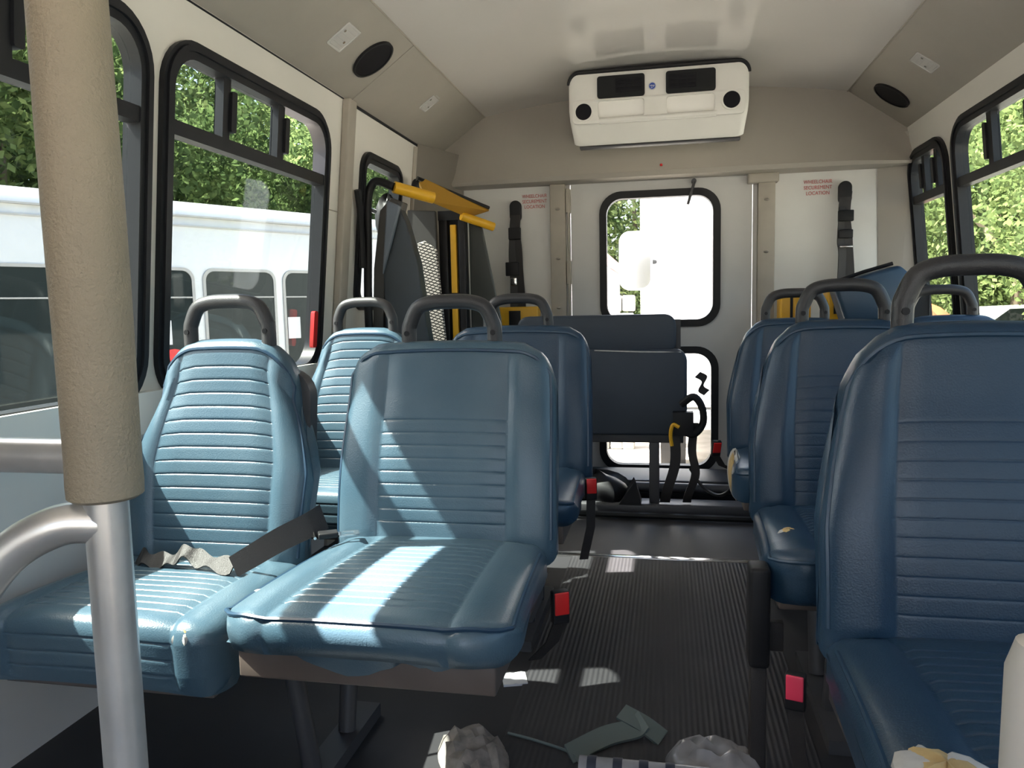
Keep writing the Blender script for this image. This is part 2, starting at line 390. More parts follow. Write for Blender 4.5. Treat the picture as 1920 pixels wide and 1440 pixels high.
# ------------------------------------------------------------------ side windows
def side_window(num, s, y0, y1, z0, z1, rail, secs, closed, glass, r=.13, latch=False):
    """secs: list of (ya,yb) upper-sash light openings; closed: which of them hold a pane"""
    T = W(s); t = thing('window_%d' % num, None, None, kind='structure')
    b = MB(); b.ring(rr(y0, y1, z0, z1, r, 9), rr(y0+.045, y1-.045, z0+.045, z1-.045, r-.04, 9), -.034, .014, T)
    b.ring(rr(y0+.012, y1-.012, z0+.012, z1-.012, r-.012, 9), rr(y0+.026, y1-.026, z0+.026, z1-.026, r-.025, 9), .0, .021, T)
    fr = b.build('window_frame', 'frame', t, angle=30)
    if rail:
        b = MB(); b.prism(rr(y0+.04, y1-.04, rail-.018, rail+.018, .006, 3), -.026, .010, T); b.build('mid_rail', 'frame', t)
        b = MB(); b.prism(rr(y0+.04, y1-.04, z0+.04, rail, .05, 5), -.024, -.020, T); b.build('lower_glass', glass, t)
        for i, (ya, yb) in enumerate(secs):
            if closed[i]:
                b = MB(); b.prism(rr(ya, yb, rail, z1-.04, .02, 3), -.024+.004*i, -.021+.004*i, T); b.build('sliding_pane', glass, t)
        for i in range(len(secs)-1):
            ya = secs[i][1]; yb = secs[i+1][0]
            b = MB(); b.prism([(ya, rail), (yb, rail), (yb, z1-.035), (ya, z1-.035)], -.024, .004, T); m_ = b.build('sash_bar', 'frame', t)
            b = MB(); b.prism(rr(yb-.004, yb+.022, rail+.04, z1-.075, .006, 3), -.012, .012, T); b.build('sash_pull', 'frame', m_)
    else:
        b = MB(); b.prism(rr(y0+.04, y1-.04, z0+.04, z1-.04, .06, 7), -.024, -.020, T); b.build('glass_pane', glass, t)
    if latch:
        b = MB(); b.prism(rr(y1-.105, y1-.075, .80, .93, .008, 3), .014, .028, T); b.build('release_lever', 'red', t)
    return t
def secs3(y0, y1, a, c): return [(y0+.04, a), (a+.035, c), (c+.04, y1-.04)]
side_window(1, 1, -1.60, -.65, ZB, ZT, 1.378, secs3(-1.60, -.65, -1.28, -.96), (1, 1, 1), 'glassF')
ed = thing('door_2', None, None, kind='structure')
for a, c in ((DE[0], -.105), (-.095, DE[1])):
    b = MB(); b.ring(rr(a, c, DE[2], DE[3], .02, 3), rr(a+.06, c-.06, DE[2]+.08, DE[3]-.07, .06, 5), -.045, .0, W(-1)); f = b.build('door_leaf', 'frame', ed)
    b = MB(); b.prism(rr(a+.055, c-.055, DE[2]+.075, DE[3]-.065, .05, 5), -.024, -.020, W(-1)); b.build('door_glass', 'glassR', f)
side_window(2, -1, *LW[1], ZB, ZT, 1.395, secs3(*LW[1], 1.25, 1.46), (0, 1, 1), 'glassL')
side_window(3, -1, *LW[2], ZB, ZT, 1.395, secs3(*LW[2], 1.985, 2.29), (1, 1, 0), 'glassL', latch=True)
side_window(4, -1, LIFTW[0], LIFTW[1], LIFTW[2], LIFTW[3], None, [], [], 'glassL', r=.08)
side_window(5, 1, RS[0], RS[1], ZB, 1.60, 1.378, [(RS[0]+.04, 3.60), (3.635, 3.76), (3.795, RS[1]-.04)], (1, 1, 1), 'glassF')
side_window(6, 1, *RW[3], ZB, ZT, 1.378, secs3(*RW[3], 2.72, 3.04), (1, 1, 1), 'glassF')
side_window(7, 1, *RW[2], ZB, ZT, 1.378, secs3(*RW[2], 1.72, 2.04), (1, 1, 1), 'glassF')
side_window(8, 1, *RW[1], ZB, ZT, 1.378, secs3(*RW[1], .72, 1.04), (1, 1, 1), 'glassF')
side_window(9, 1, *RW[0], ZB, ZT, 1.378, secs3(*RW[0], -.28, .04), (1, 1, 1), 'glassF')

# ------------------------------------------------------------------ seats
GO = (-.008, -.0034, -.0017, -.0007, .0007, .0017, .0034, .008)
def resample(pts, gfun=None, step=.014):
    out = []; n = len(pts)
    for i in range(n):
        a = Vector(pts[i]); b_ = Vector(pts[(i+1) % n]); L = (b_-a).length; k = max(1, int(round(L/step)))
        for j in range(k): out.append(a+(b_-a)*(j/k))
    return out
def refine(pr, ax, vals, ok):
    """insert narrow groove stations where coordinate ax crosses each value"""
    out = []; n = len(pr); marks = [v+o for v in vals for o in GO]
    for i in range(n):
        a, b_ = pr[i], pr[(i+1) % n]; out.append(a)
        if not (ok(a) and ok(b_)): continue
        d = b_[ax]-a[ax]
        if abs(d) < 1e-5: continue
        ts = sorted(t for t in ((m_-a[ax])/d for m_ in marks) if .02 < t < .98)
        out += [a+(b_-a)*t for t in ts]
    return out
def pad(prof, hw, r, panel, groove, ws, pull, bolster=0.0, seam=.0035):
    """closed YZ profile swept across X with rounded sides; groove(y,z) depth in the centre panel"""
    n = len(prof); A = sum(prof[i][0]*prof[(i+1) % n][1]-prof[(i+1) % n][0]*prof[i][1] for i in range(n))
    sg = 1 if A > 0 else -1; N = []
    for i in range(n):
        a, b_ = prof[i-1], prof[(i+1) % n]; t = Vector((b_[0]-a[0], b_[1]-a[1]))
        if t.length < 1e-9: t = Vector((1, 0))
        t.normalize(); N.append((sg*t.y, -sg*t.x))
    G = [groove(p[0], p[1]) for p in prof]
    th = [0, 18, 36, 54, 70, 82]
    xs = [0, .03, .06, .09, panel-.014, panel-.004, panel, panel+.004, panel+.014]
    x = panel+.035
    while x < hw-r-.01: xs.append(x); x += .03
    X = [(x, 0.0) for x in sorted(xs)]+[(hw-r+r*math.sin(math.radians(a)), r*(1-math.cos(math.radians(a)))) for a in th]
    X = [(-x, i) for x, i in X[::-1] if x > 0]+X
    def P(i, x, ins):
        ax = abs(x); y, z = prof[i]; ny, nz = N[i]
        g = G[i]
        d = ins
        if g is not None:
            if ax < panel: d += g
            if abs(ax-panel) < .0042: d += seam
            if bolster and ax > panel:
                f = min(1, (ax-panel)/max(.001, (hw-r-panel))); d -= bolster*math.sin(PI*min(1, f))
        py, pz = pull(ax/hw, y, z)
        return Vector((x*ws(z, y), y-ny*d+py, z-nz*d+pz))
    vs = [P(i, x, ins) for x, ins in X for i in range(n)]; fs = []
    for a in range(len(X)-1):
        for i in range(n): fs.append((a*n+i, a*n+(i+1) % n, (a+1)*n+(i+1) % n, (a+1)*n+i))
    b = MB(); b.add(vs, fs)
    for a in (0, len(X)-1):
        c = sum((vs[a*n+i] for i in range(n)), Vector())/n; b.v.append(tuple(c)); k = len(b.v)-1
        for i in range(n): b.f.append((a*n+i, a*n+(i+1) % n, k))
    return b, P
def back_pad(hw=.222, H=.42, lean=.10, thick=.075, R=.11, shape=None, grooves=None, panel=.125, bolster=.004, bump=.012, gd=.003):
    front = []; k = 26
    for i in range(k+1):
        z = (H-.02)*i/k; front.append((lean*z/H-bump*math.sin(PI*min(1, z/(H*.75))), z))
    yt = lean*(H-.02)/H
    top = [(yt+thick*.12, H-.006), (yt+thick*.35, H), (yt+thick*.7, H-.006), (yt+thick*.95, H-.03)]
    back = [(thick+lean*.5, H*.5), (thick, 0), (thick*.9, -.06), (.012, -.06), (0.0, -.03)]
    gl = grooves if grooves is not None else [.035+.0285*i for i in range(13)]
    pr = refine(resample(front+top+back), 1, gl, lambda p: p[0] < lean*p[1]/H+.012 and -.01 < p[1] < H-.03)
    def groove(y, z):
        if y > lean*z/H+.012 or z > H-.03 or z < -.01: return None
        return sum(gd*math.exp(-((z-g)/.0014)**2) for g in gl)
    def pull(f, y, z):
        x = f*hw; x0 = hw-R; q = 0 if x < x0 else R*(1-math.sqrt(max(0, 1-((x-x0)/R)**2)))
        q += .012*f*f
        wt = max(0, z/H)**1.5
        return (.006*f**4, -q*wt)
    ws = shape or (lambda z, y: 1.0)
    b, P = pad(pr, hw, .032, panel, groove, ws, pull, bolster)
    # piping path just in from the front outline
    fi = [i for i, (y, z) in enumerate(pr) if 0 <= z < H-.018 and y < lean*z/H+.004]
    hi = fi[-1]; xx = hw-.010; ins = .32*.032
    path = [P(i, -xx, ins) for i in fi[::6]]+[P(hi, -xx+2*xx*j/28, 0 if .05 < j/28 < .95 else ins*.8) for j in range(29)]+[P(i, xx, ins) for i in fi[::6][::-1]]
    return b, path
def cush_pad(hw=.222, L=.46, zt=.46, zf=.485, drop=.10, r=.03, panel=.135, front_grooves=False, round_=.10, panel_grooves=True):
    top = []; k = 20
    for i in range(k+1):
        y = -L+.03+(L-.03)*(k-i)/k; top.append((y, zt+(zf-zt)*min(1, (-y)/(L*.8))+.006*math.sin(PI*(-y/L))))
    edge = [(-L+.012, zf-.004), (-L+.003, zf-.014), (-L, zf-.03)]
    fr = [(-L+.004, zf-drop*.7), (-L+.012, zf-drop), (-L+.05, zf-drop-.006)]
    bot = [(-L+.2, zf-drop+.0), (-.02, zt-.09), (.03, zt-.08), (.03, zt-.01)]
    gy = [-.05-.027*i for i in range(int((L-.07)/.027))]
    gz = [zf-.035-.03*i for i in range(4)]
    pr = resample(top+edge+fr+bot)
    pr = refine(pr, 0, gy, lambda p: p[1] > zt-.02 and p[0] > -L+.02)
    if front_grooves: pr = refine(pr, 1, gz, lambda p: p[0] < -L+.02 and p[1] < zf-.02)
    def groove(y, z):
        if y > -.02 or z < zf-drop+.01: return None
        if z > zf-.024 or y > -L+.02:
            if z < zt-.03: return None
            return sum(.0028*math.exp(-((y-g)/.0014)**2) for g in gy) if panel_grooves else 0
        return sum(.0032*math.exp(-((z-g)/.0014)**2) for g in gz) if front_grooves else 0.0
    def pull(f, y, z):
        x = f*hw; x0 = hw-round_; q = 0 if x < x0 else round_*(1-math.sqrt(max(0, 1-((x-x0)/round_)**2)))
        wt = max(0, min(1, (-y-.1)/(L-.1)))**3
        return (q*wt*.8+.0, -.012*f**3)
    b, P = pad(pr, hw, r, panel, groove, (lambda z, y: 1.0+.10*max(0, min(1, (-y)/L))), pull, .006)
    fi = [i for i, (y, z) in enumerate(pr) if abs(z-(zf-.012)) < .012 and y < -L+.012][:1]
    ti = [i for i, (y, z) in enumerate(pr) if z > zt-.002 and y > -L+.02]
    xx = hw-.009; ins = .3*r
    i0 = fi[0] if fi else ti[-1]
    path = [P(i, -xx, ins) for i in ti[3::3]]+[P(i0, -xx+2*xx*j/30, 0) for j in range(31)]+[P(i, xx, ins) for i in ti[3::3][::-1]]
    return b, path
def handle_bm(w=.098, h=.095, r=.0165):
    b = MB(); p = [(-w, 0, -.03), (-w, 0, .03), (-w+.004, 0, .05), (-w*.78, 0, h-.012), (-w*.45, 0, h), (0, 0, h+.002), (w*.45, 0, h), (w*.78, 0, h-.012), (w-.004, 0, .05), (w, 0, .03), (w, 0, -.03)]
    return b.tube(smooth_path(p, 5), r, 16)
def blob(cx, cy, cz, rx, ry, rz, seed, rag=.25, nu=18, nv=9):
    """small ragged lump for torn foam or cloth"""
    rd = random.Random(seed); ph = [rd.uniform(0, 6.28) for _ in range(6)]; b = MB(); vs = []
    for j in range(nv+1):
        t = PI*j/nv
        for i in range(nu):
            a = 2*PI*i/nu; k = 1+rag*(.5*math.sin(3*a+ph[0])+.35*math.sin(5*a+ph[1]+t)+.35*math.sin(8*a+ph[2]))
            vs.append((cx+rx*k*math.sin(t)*math.cos(a), cy+ry*k*math.sin(t)*math.sin(a), cz+rz*math.cos(t)*(1+.15*math.sin(4*a+ph[3]))))
    fs = [(j*nu+i, j*nu+(i+1) % nu, (j+1)*nu+(i+1) % nu, (j+1)*nu+i) for j in range(nv) for i in range(nu)]
    b.add(vs, fs); return b
def make_seat(label, loc, blue='blue', kind='aisle', side=1, rz=0, tears=(), zc_=.45, hx=0.0, group='blue vinyl bus seats', legs=True, zt=.872, leg_x=None):
    """origin on the floor below the crease between cushion and back, facing -Y"""
    t = thing('bus_seat', label, 'seat', loc, rz, group)
    if kind == 'window':
        shape = lambda z, y: (1.0 if z < .20 else 1.0-.24*min(1, (z-.20)/.20)**1.3)+(-.05*(1-min(1, max(0, z/.2))))
        bb, pp = back_pad(hw=.225, H=zt-zc_, shape=shape, R=.13, grooves=[.03+.0292*i for i in range(14)], panel=.145, bolster=.006, lean=.11, gd=.0026)
        cb, cp = cush_pad(hw=.222, L=.37, zt=zc_, zf=zc_+.012, drop=.125, front_grooves=True, round_=.05, panel=.15)
    elif kind == 'curved':
        H = zt-zc_
        bb, pp = back_pad(hw=.232, H=H, shape=lambda z, y: 1.0-.20*max(0, min(1, (z-.16)/(H-.16)))**1.3, R=.12, panel=.130, grooves=[.03+.028*i for i in range(11)], bolster=.010, gd=.0009)
        cb, cp = cush_pad(hw=.226, L=.45, zt=zc_+.0, zf=zc_+.018, drop=.10)
    else:
        H = zt-zc_
        bb, pp = back_pad(hw=.243, H=H, shape=lambda z, y: 1.0-.04*max(0, z/H)**2, R=.085, panel=.140, grooves=[.03+.0265*i for i in range(9)], gd=.0020)
        cb, cp = cush_pad(hw=.226, L=.47, zt=zc_+.0, zf=zc_+.010, drop=.062)
    bk = bb.build('backrest', blue, t, angle=60, loc=(0, 0, zc_))
    MB().tube(pp, .0042, 6).build('piping', 'piping', bk)
    cu = cb.build('seat_cushion', blue, t, angle=60)
    if kind != 'window': MB().tube(cp, .004, 6).build('piping', 'piping', cu)
    ztop = zt; yb = .10+.045
    h = handle_bm().build('grab_handle', 'handle', t, loc=(hx, yb-.01, ztop-.012))
    for sx in (-1, 1):
        MB().prism(disc(10, .006), -.019, -.0155, lambda u, v, d, sx=sx: (sx*.098+u, d, .028+v)).build('screw', 'black', h)
    # metal shell behind the backrest, frame and pedestal leg
    MB().prism(rr(-.19, .19, zc_+.0, .80, .07), .10, .135, lambda u, v, d: (u, d+.06*(v-.45)/.4, v)).build('back_shell', 'leg', t)
    fz = zc_-.055 if kind == 'aisle' else zc_-.085
    b = MB(); b.box(-.21, .215, -.435 if kind == 'aisle' else -.33, .0, fz-.052, fz); b.build('seat_frame', 'brownplate', t, bevel=.004)
    b = MB(); b.box(-.20, .20, -.03, .11, zc_-.16, zc_-.08); b.tube([(-.17, .04, zc_-.12), (-.17, .10, .62)], .014, 8); b.tube([(.17, .04, zc_-.12), (.17, .10, .62)], .014, 8); b.build('recliner_bracket', 'leg', t)
    if legs:
        b = MB(); lx = side*.08 if leg_x is None else leg_x
        b.tube([(lx, -.27, zc_-.13), (lx, -.20, .03)], .019, 10); b.tube([(lx, .02, zc_-.13), (lx, -.04, .03)], .019, 10); b.box(lx-.03, lx+.03, -.34, .08, .0, .03)
        b.build('pedestal_leg', 'leg', t)
    for (x, y, z, rx, ry, rz_, sd) in tears:
        q = (.85, 1.2, 1.1) if rz_ > .05 else (1.2, 1.2, .75)
        tg = blob(x, y, z, rx*q[0], ry*q[1], rz_*q[2], sd+50, .35).build('torn_edge', 'torn', cu)
        tag(tg, 'frayed pale backing of the torn vinyl')
        tf = blob(x, y, z, rx, ry, rz_, sd).build('exposed_foam', 'foam', cu); tag(tf, 'yellow foam showing through a tear')
    return t
L1a = make_seat('front-left aisle seat, blue vinyl with a bright square sun patch on its cushion', (-.428, 1.51, .0), 'blue_faded_sunlit', 'aisle', 1, zc_=.452, zt=.860, leg_x=-.21, tears=[(-.205, -.335, .452, .020, .012, .003, 31)])
L1w = make_seat('sunlit faded blue window seat directly behind the tan padded pole, front left', (-.945, 1.47, 0), 'blue_faded_sunlit', 'window', -1, tears=[(.185, -.362, .385, .014, .008, .018, 3)], zc_=.402, legs=False)
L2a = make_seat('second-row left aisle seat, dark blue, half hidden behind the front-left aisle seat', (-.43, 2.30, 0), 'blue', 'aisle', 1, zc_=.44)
L2w = make_seat('second-row left window seat with pale sunlit stripes, just in front of the wheelchair lift', (-.955, 2.31, 0), 'blue_faded_sunlit', 'window', -1, zc_=.42, legs=False)
R1 = make_seat('nearest right seat, large and cut by the right edge, foam tear on its front corner', (.50, 1.17, 0), 'blue', 'curved', -1, zt=.894, tears=[(-.190, -.385, .455, .036, .045, .018, 7)], zc_=.438)
R2 = make_seat('second right aisle seat, dark blue with a small round foam hole on its cushion corner', (.475, 1.93, 0), 'blue', 'curved', -1, zt=.882, tears=[(-.185, -.28, .447, .018, .022, .010, 11)], zc_=.436)
R3 = make_seat('third right aisle seat with a big ragged foam tear down its cushion side', (.478, 2.70, 0), 'blue', 'curved', -1, tears=[(-.224, -.20, .385, .022, .12, .066, 17)], zc_=.436)
R3w = make_seat('right window seat beyond the others, only its top and handle visible against the trees', (.975, 2.70, 0), 'blue', 'curved', -1, hx=-.03, zc_=.436)
# hanging frayed vinyl at the bottom of the front-left aisle seat's skirt
for i, (x, wd, dp) in enumerate(((-.02, .11, .035), (-.17, .06, .015), (.12, .07, .02))):
    b = MB(); n = 12; vs = []
    for k in range(n+1):
        u = -1+2*k/n; ln = dp*(1-u*u)+random.uniform(-.003, .003)
        for dz, dy in ((0.0, 0), (-ln, .012)): vs += [(x+wd*u, -.455+.1*(x+wd*u)**2*4+dy, .402+dz), (x+wd*u, -.450+.1*(x+wd*u)**2*4+dy, .402+dz)]
    fs = []
    for k in range(n):
        a = 4*k; c = a+4; fs += [(a, a+2, c+2, c), (a+1, c+1, c+3, a+3), (a+2, a+3, c+3, c+2), (a, c, c+1, a+1)]
    b.add(vs, fs).build('frayed_skirt', 'blue_faded_sunlit', L1a)
# vertical stanchion under the window side of the front-left seat
# folded bench in front of the rear door
t = thing('folding_bench_seat', 'dark slate folded-up bench seat with dangling straps, in front of the rear door', 'bench seat', (-.22, 3.42, 0))
b = MB(); b.prism(rr(-.40, .30, .715, .885, .05), -.045, .045, lambda u, v, d: (u, d+.02, v)); b.build('backrest', 'slate', t, bevel=.012)
b = MB(); b.prism(rr(-.40, .345, .36, .735, .05), -.06, .03, lambda u, v, d: (u, d-.01, v)); b.build('seat_cushion', 'slate', t, bevel=.014)
b = MB(); b.box(-.40, .33, -.05, .0, .325, .365); b.build('seat_frame', 'leg', t, bevel=.004)
for x in (.205, -.26):
    b = MB(); b.box(x-.022, x+.022, -.045, -.005, .056, .33); b.build('leg', 'leg', t, bevel=.003)
b = MB(); b.tube([(-.05, -.068, .733), (.15, -.07, .725), (.32, -.066, .722)], .003, 6); tag(b.build('torn_seam', 'torn', t), 'pale split seam')
b = MB(); b.box(-.40, .32, .046, .07, .40, .86); b.build('back_shell', 'leg', t)

# ------------------------------------------------------------------ seat belts
def buckle(name, label, loc, rz, m, tilt=0.0, group=None, stalk=None):
    t = thing(name, label, 'seat belt buckle', loc, rz, group)
    b = MB(); b.box(-.017, .017, -.010, .010, -.035, .03); b.build('housing', 'black', t, bevel=.004)
    b = MB(); b.box(-.0145, .0145, -.0135, -.009, -.015, .029); b.build('release_button', m, t, bevel=.002)
    if stalk:
        b = MB(); b.ribbon(stalk, (.013, 0, 0)); b.build('webbing', 'webbing', t)
    t.rotation_euler = (tilt, 0, rz); return t
buckle('seat_belt_buckle', 'red seat belt buckle hanging at the aisle side of the front-left aisle seat', (-.163, 1.42, .355), .5, 'red', stalk=[(0, 0, -.03), (-.01, .02, -.08), (-.04, .04, -.12)])
buckle('seat_belt_buckle', 'pinkish-red seat belt buckle low beside the nearest right seat', (.256, 1.33, .265), -.3, 'pink', stalk=[(0, .002, -.03), (.004, .01, -.12), (.03, .03, -.26)])
buckle('seat_belt_buckle', 'small red seat belt buckle beside the second-row left aisle seat', (-.178, 2.20, .400), .3, 'red', stalk=[(0, 0, -.03), (.0, .01, -.12), (-.02, .02, -.22)])
buckle('seat_belt_buckle', 'small red seat belt buckle beside the torn third right seat, near the rear door', (.222, 2.95, .385), .2, 'red', tilt=.4, stalk=[(0, 0, -.03), (.03, .0, -.08), (.07, .0, -.10)])
b = MB(); b.box(-.02, .02, -.03, .03, 0, .20)
t = thing('belt_retractor', 'black belt retractor box under the front edge of the second right aisle seat', 'belt retractor', (.215, 1.52, .22)); b.build('retractor_box', 'black', t, bevel=.008)
b = MB(); b.box(.0, .05, .01, .03, .02, .08); b.box(-.015, .015, -.02, .02, -.22, 0); b.build('strap', 'webbing', t, bevel=.003)
# wide webbing running over between the two front-left seats and the crumpled tail on the window cushion
b = MB()
P = smooth_path([(-.668, 1.47, .50), (-.69, 1.44, .488), (-.735, 1.40, .468), (-.775, 1.37, .445), (-.81, 1.35, .425)], 6)
b.ribbon(P, [Vector((-.010, .002, .025-.006*i/len(P))) for i in range(len(P))])
P = smooth_path([(-.81, 1.35, .425), (-.86, 1.36, .428), (-.90, 1.37, .432), (-.93, 1.37, .445), (-.955, 1.37, .43), (-.99, 1.375, .421), (-1.03, 1.38, .422), (-1.06, 1.40, .421)], 5)
b.ribbon(P, [Vector((0, .014, .010+.006*math.sin(i*.8))) for i in range(len(P))])
tag(b.build('seat_belt_webbing', 'webbing_brown'), 'brown-black seat belt webbing slung between the two front-left seats, crumpled on the window cushion', 'seat belt')
t = thing('seat_belt_tongue', 'chrome seat belt tongue and latch lying in the crease of the front-left aisle seat', 'seat belt tongue', (-.635, 1.435, .468), .5)
b = MB(); b.box(-.028, .012, -.014, .014, 0, .012); b.build('latch_body', 'black', t, bevel=.003)
b = MB(); b.ring(rr(.012, .055, -.016, .016, .006, 4), rr(.022, .045, -.008, .008, .003, 4), .002, .005, lambda u, v, d: (u, v, d)); b.tube([(-.035, -.02, .006), (-.035, .02, .006)], .003, 8); tag(b.build('metal_tongue', 'chrome', t), 'chrome tongue plate')

def wall_belt(x, ztop, zbot, label):
    t = thing('shoulder_belt', label, 'seat belt', (x, 3.97, ztop))
    L = ztop-zbot
    b = MB(); b.prism(rr(-.030, .030, -.11, .0, .029, 8), 0, .028, lambda u, v, d: (u, -d+.012, v)); b.build('upper_anchor_cover', 'black', t, bevel=.005)
    b = MB(); P = [(.004, -.012, -.05), (-.004, -.016, -.15), (.006, -.02, -.25), (.01, -.02, -L*.55), (.02, -.02, -L*.8), (.022, -.02, -L)]
    b.ribbon(smooth_path(P, 5), (.027, 0, 0), .003)
    P = [(-.01, -.018, -.12), (-.018, -.026, -.28), (-.012, -.03, -L*.62), (-.018, -.03, -L)]
    b.ribbon(smooth_path(P, 5), (.018, .006, 0), .003); b.build('webbing', 'webbing', t)
    return t
def belt_bits(t, spec):
    for nm, m, x, z, wd, ht in spec:
        b = MB(); b.box(x-wd, x+wd, -.045, -.018, z-ht, z+ht); b.build(nm, m, t, bevel=.004)
tb = wall_belt(-.725, 1.475, .80, 'black shoulder belt hanging on the white rear panel left of the rear door')
belt_bits(tb, [('adjuster', 'black', -.002, -.17, .031, .03), ('buckle_housing', 'black', -.018, -.35, .034, .035), ('buckle_plate', 'chrome', -.012, -.415, .018, .02)])
tb = wall_belt(.872, 1.49, .93, 'black shoulder belt hanging on the white rear panel right of the rear door')
belt_bits(tb, [('adjuster', 'vent2', .0, -.165, .034, .026), ('adjuster', 'black', .0, -.25, .032, .02), ('buckle_plate', 'chrome', .003, -.31, .03, .005)])

# straps and tie-down hanging from the folded bench
def strap(label, pts, hw, m='webbing', name='tie_down_strap', wv=None):
    b = MB(); b.ribbon(smooth_path(pts, 6), wv or (hw, 0, .0), .002); return tag(b.build(name, m), label, 'strap', 'straps dangling from the folded bench')
strap('black strap hanging nearest the middle of the lower rear-door window', [(.07, 3.34, .40), (.075, 3.33, .25), (.04, 3.34, .12), (.03, 3.37, .062)], .022)
strap('twisted black strap hanging beside the right frame of the lower rear-door window', [(.155, 3.34, .42), (.145, 3.33, .30), (.16, 3.33, .2), (.13, 3.35, .10), (.125, 3.38, .062)], .018)
b = MB(); b.tube(smooth_path([(.10, 3.33, .50), (.15, 3.31, .535), (.185, 3.32, .49), (.19, 3.33, .42), (.15, 3.31, .375), (.10, 3.32, .39)], 6), .016, 10)
b.box(.065, .15, 3.29, 3.35, .37, .47); tag(b.build('coiled_strap', 'black', bevel=.006), 'black coiled retractor strap bunched at the right edge of the folded bench', 'strap')
b = MB(); b.tube(smooth_path([(.09, 3.275, .41), (.065, 3.275, .42), (.055, 3.275, .38), (.06, 3.275, .33)], 5), .008, 8); tag(b.build('strap_hook', 'yellow'), 'orange-yellow hook on the coiled strap in front of the rear door', 'hook')
b = MB(); b.ribbon(smooth_path([(.17, 3.42, .62), (.20, 3.42, .60), (.185, 3.42, .56), (.21, 3.42, .54)], 6), (.012, 0, .012)); tag(b.build('torn_strap_end', 'webbing'), 'ragged black strap end poking out beside the folded bench', 'strap')
# black cable loop by the floor
b = MB(); b.tube(smooth_path([(.14, 3.38, .21), (.19, 3.30, .15), (.25, 3.2, .14), (.29, 3.1, .20), (.28, 3.0, .30)], 6), .007, 8); tag(b.build('belt_cable', 'black'), 'black belt cable looping from the floor up to the third right seat', 'cable')

# ------------------------------------------------------------------ wheelchair securement gear at the rear
t = thing('folded_securement_track', 'low black rubber-covered step and rails lying across the aisle at the rear door', 'floor track', (0, 3.3, 0))
b = MB(); b.box(-.62, .42, .32, .62, 0, .10); b.build('step_box', 'black', t, bevel=.015)
b = MB(); b.box(-.60, .40, .05, .17, 0, .055); b.build('front_rail', 'leg', t, bevel=.012)
b = MB(); b.tube([(-.12, .26, .085), (.36, .24, .085)], .022, 12); b.build('rear_rail', 'leg', t)
b = MB(); b.tube([(-.45, .0, .02), (.42, -.02, .02)], .014, 8); b.build('cross_tube', 'vent2', t)
b = blob(-.28, .18, .09, .16, .12, .08, 5, .2); b.build('rubber_mound', 'black', t)
b = MB(); b.add([(-.17, .05, .05), (-.07, .05, .05), (-.105, .10, .165), (-.095, .05, .16), (-.07, .15, .05), (-.17, .15, .05)], [(0, 1, 3), (1, 4, 2, 3), (4, 5, 2), (5, 0, 3, 2), (0, 5, 4, 1)]); b.build('bracket', 'black', t)
def yellow_bin(name, label, x0, x1, y0, y1, z0, z1, slot):
    t = thing(name, label, 'storage box', ((x0+x1)/2, (y0+y1)/2, z0)); hx = (x1-x0)/2; hy = (y1-y0)/2; h = z1-z0
    b = MB(); b.box(-hx, hx, -hy, hy, 0, h); b.build('box_body', 'yellow', t, bevel=.008)
    for (sx, sz, wd, ht, m) in slot:
        b = MB(); b.box(sx-wd, sx+wd, -hy-.004, -hy+.002, sz-ht, sz+ht); b.build('dark_slot', m, t, bevel=.001)
    return t
yellow_bin('strap_box', 'yellow strap box behind the handle of the third right seat', .565, .70, 3.80, 3.94, .80, .955, [(-.02, .08, .006, .07, 'black')])
yellow_bin('strap_box', 'tall yellow strap case with a dark window, behind the handle of the second right seat', .75, .83, 3.68, 3.80, .815, .975, [(-.002, .08, .014, .028, 'vent2')])
yellow_bin('strap_box', 'yellow strap case low on the rear panel left of the rear door', -.86, -.60, 3.86, 3.945, .60, .93, [(.01, .25, .03, .06, 'black')])
# the bin brackets down to the floor
b = MB(); b.box(.48, .86, 3.84, 3.95, .76, .80); b.box(.60, .64, 3.88, 3.95, 0, .76); b.box(.66, .84, 3.66, 3.84, .78, .815)
tag(b.build('bin_shelf', 'leg', bevel=.003), 'dark steel shelf carrying the yellow strap boxes right of the rear door', 'shelf')
b = MB(); b.box(-.88, -.58, 3.85, 3.95, .57, .60); b.box(-.75, -.71, 3.90, 3.95, 0, .57); tag(b.build('bin_shelf', 'leg', bevel=.003), 'dark steel bracket under the yellow strap case left of the rear door', 'shelf')
# tipped seat in the right rear corner
t = thing('folded_side_seat', 'blue seat folded up and tilted in the rear right corner, above the other seat handles', 'seat', (.95, 3.42, -.05))
def tip(u, v, d): return (u, d+.02, v)
b = MB(); b.prism([(-.19, .88), (-.24, 1.035), (-.10, 1.085), (.01, 1.115), (.07, 1.06), (.07, .90)], -.08, .06, tip); b.build('backrest', 'blue', t, bevel=.018)
b = MB(); b.prism([(-.30, .70), (-.14, .88), (-.10, 1.02), (.10, 1.075), (.17, 1.03), (.17, .60)], .06, .16, tip); b.build('seat_shell', 'black', t, bevel=.01)
b = MB(); b.box(-.2, .12, -.03, .12, .50, .75); b.box(-.06, .0, .02, .08, .05, .5); b.build('pedestal', 'leg', t, bevel=.01)
b = MB(); b.tube([(-.25, .06, 1.042), (-.1, .06, 1.094), (.01, .05, 1.125)], .008, 8); b.build('edge_strip', 'black', t)

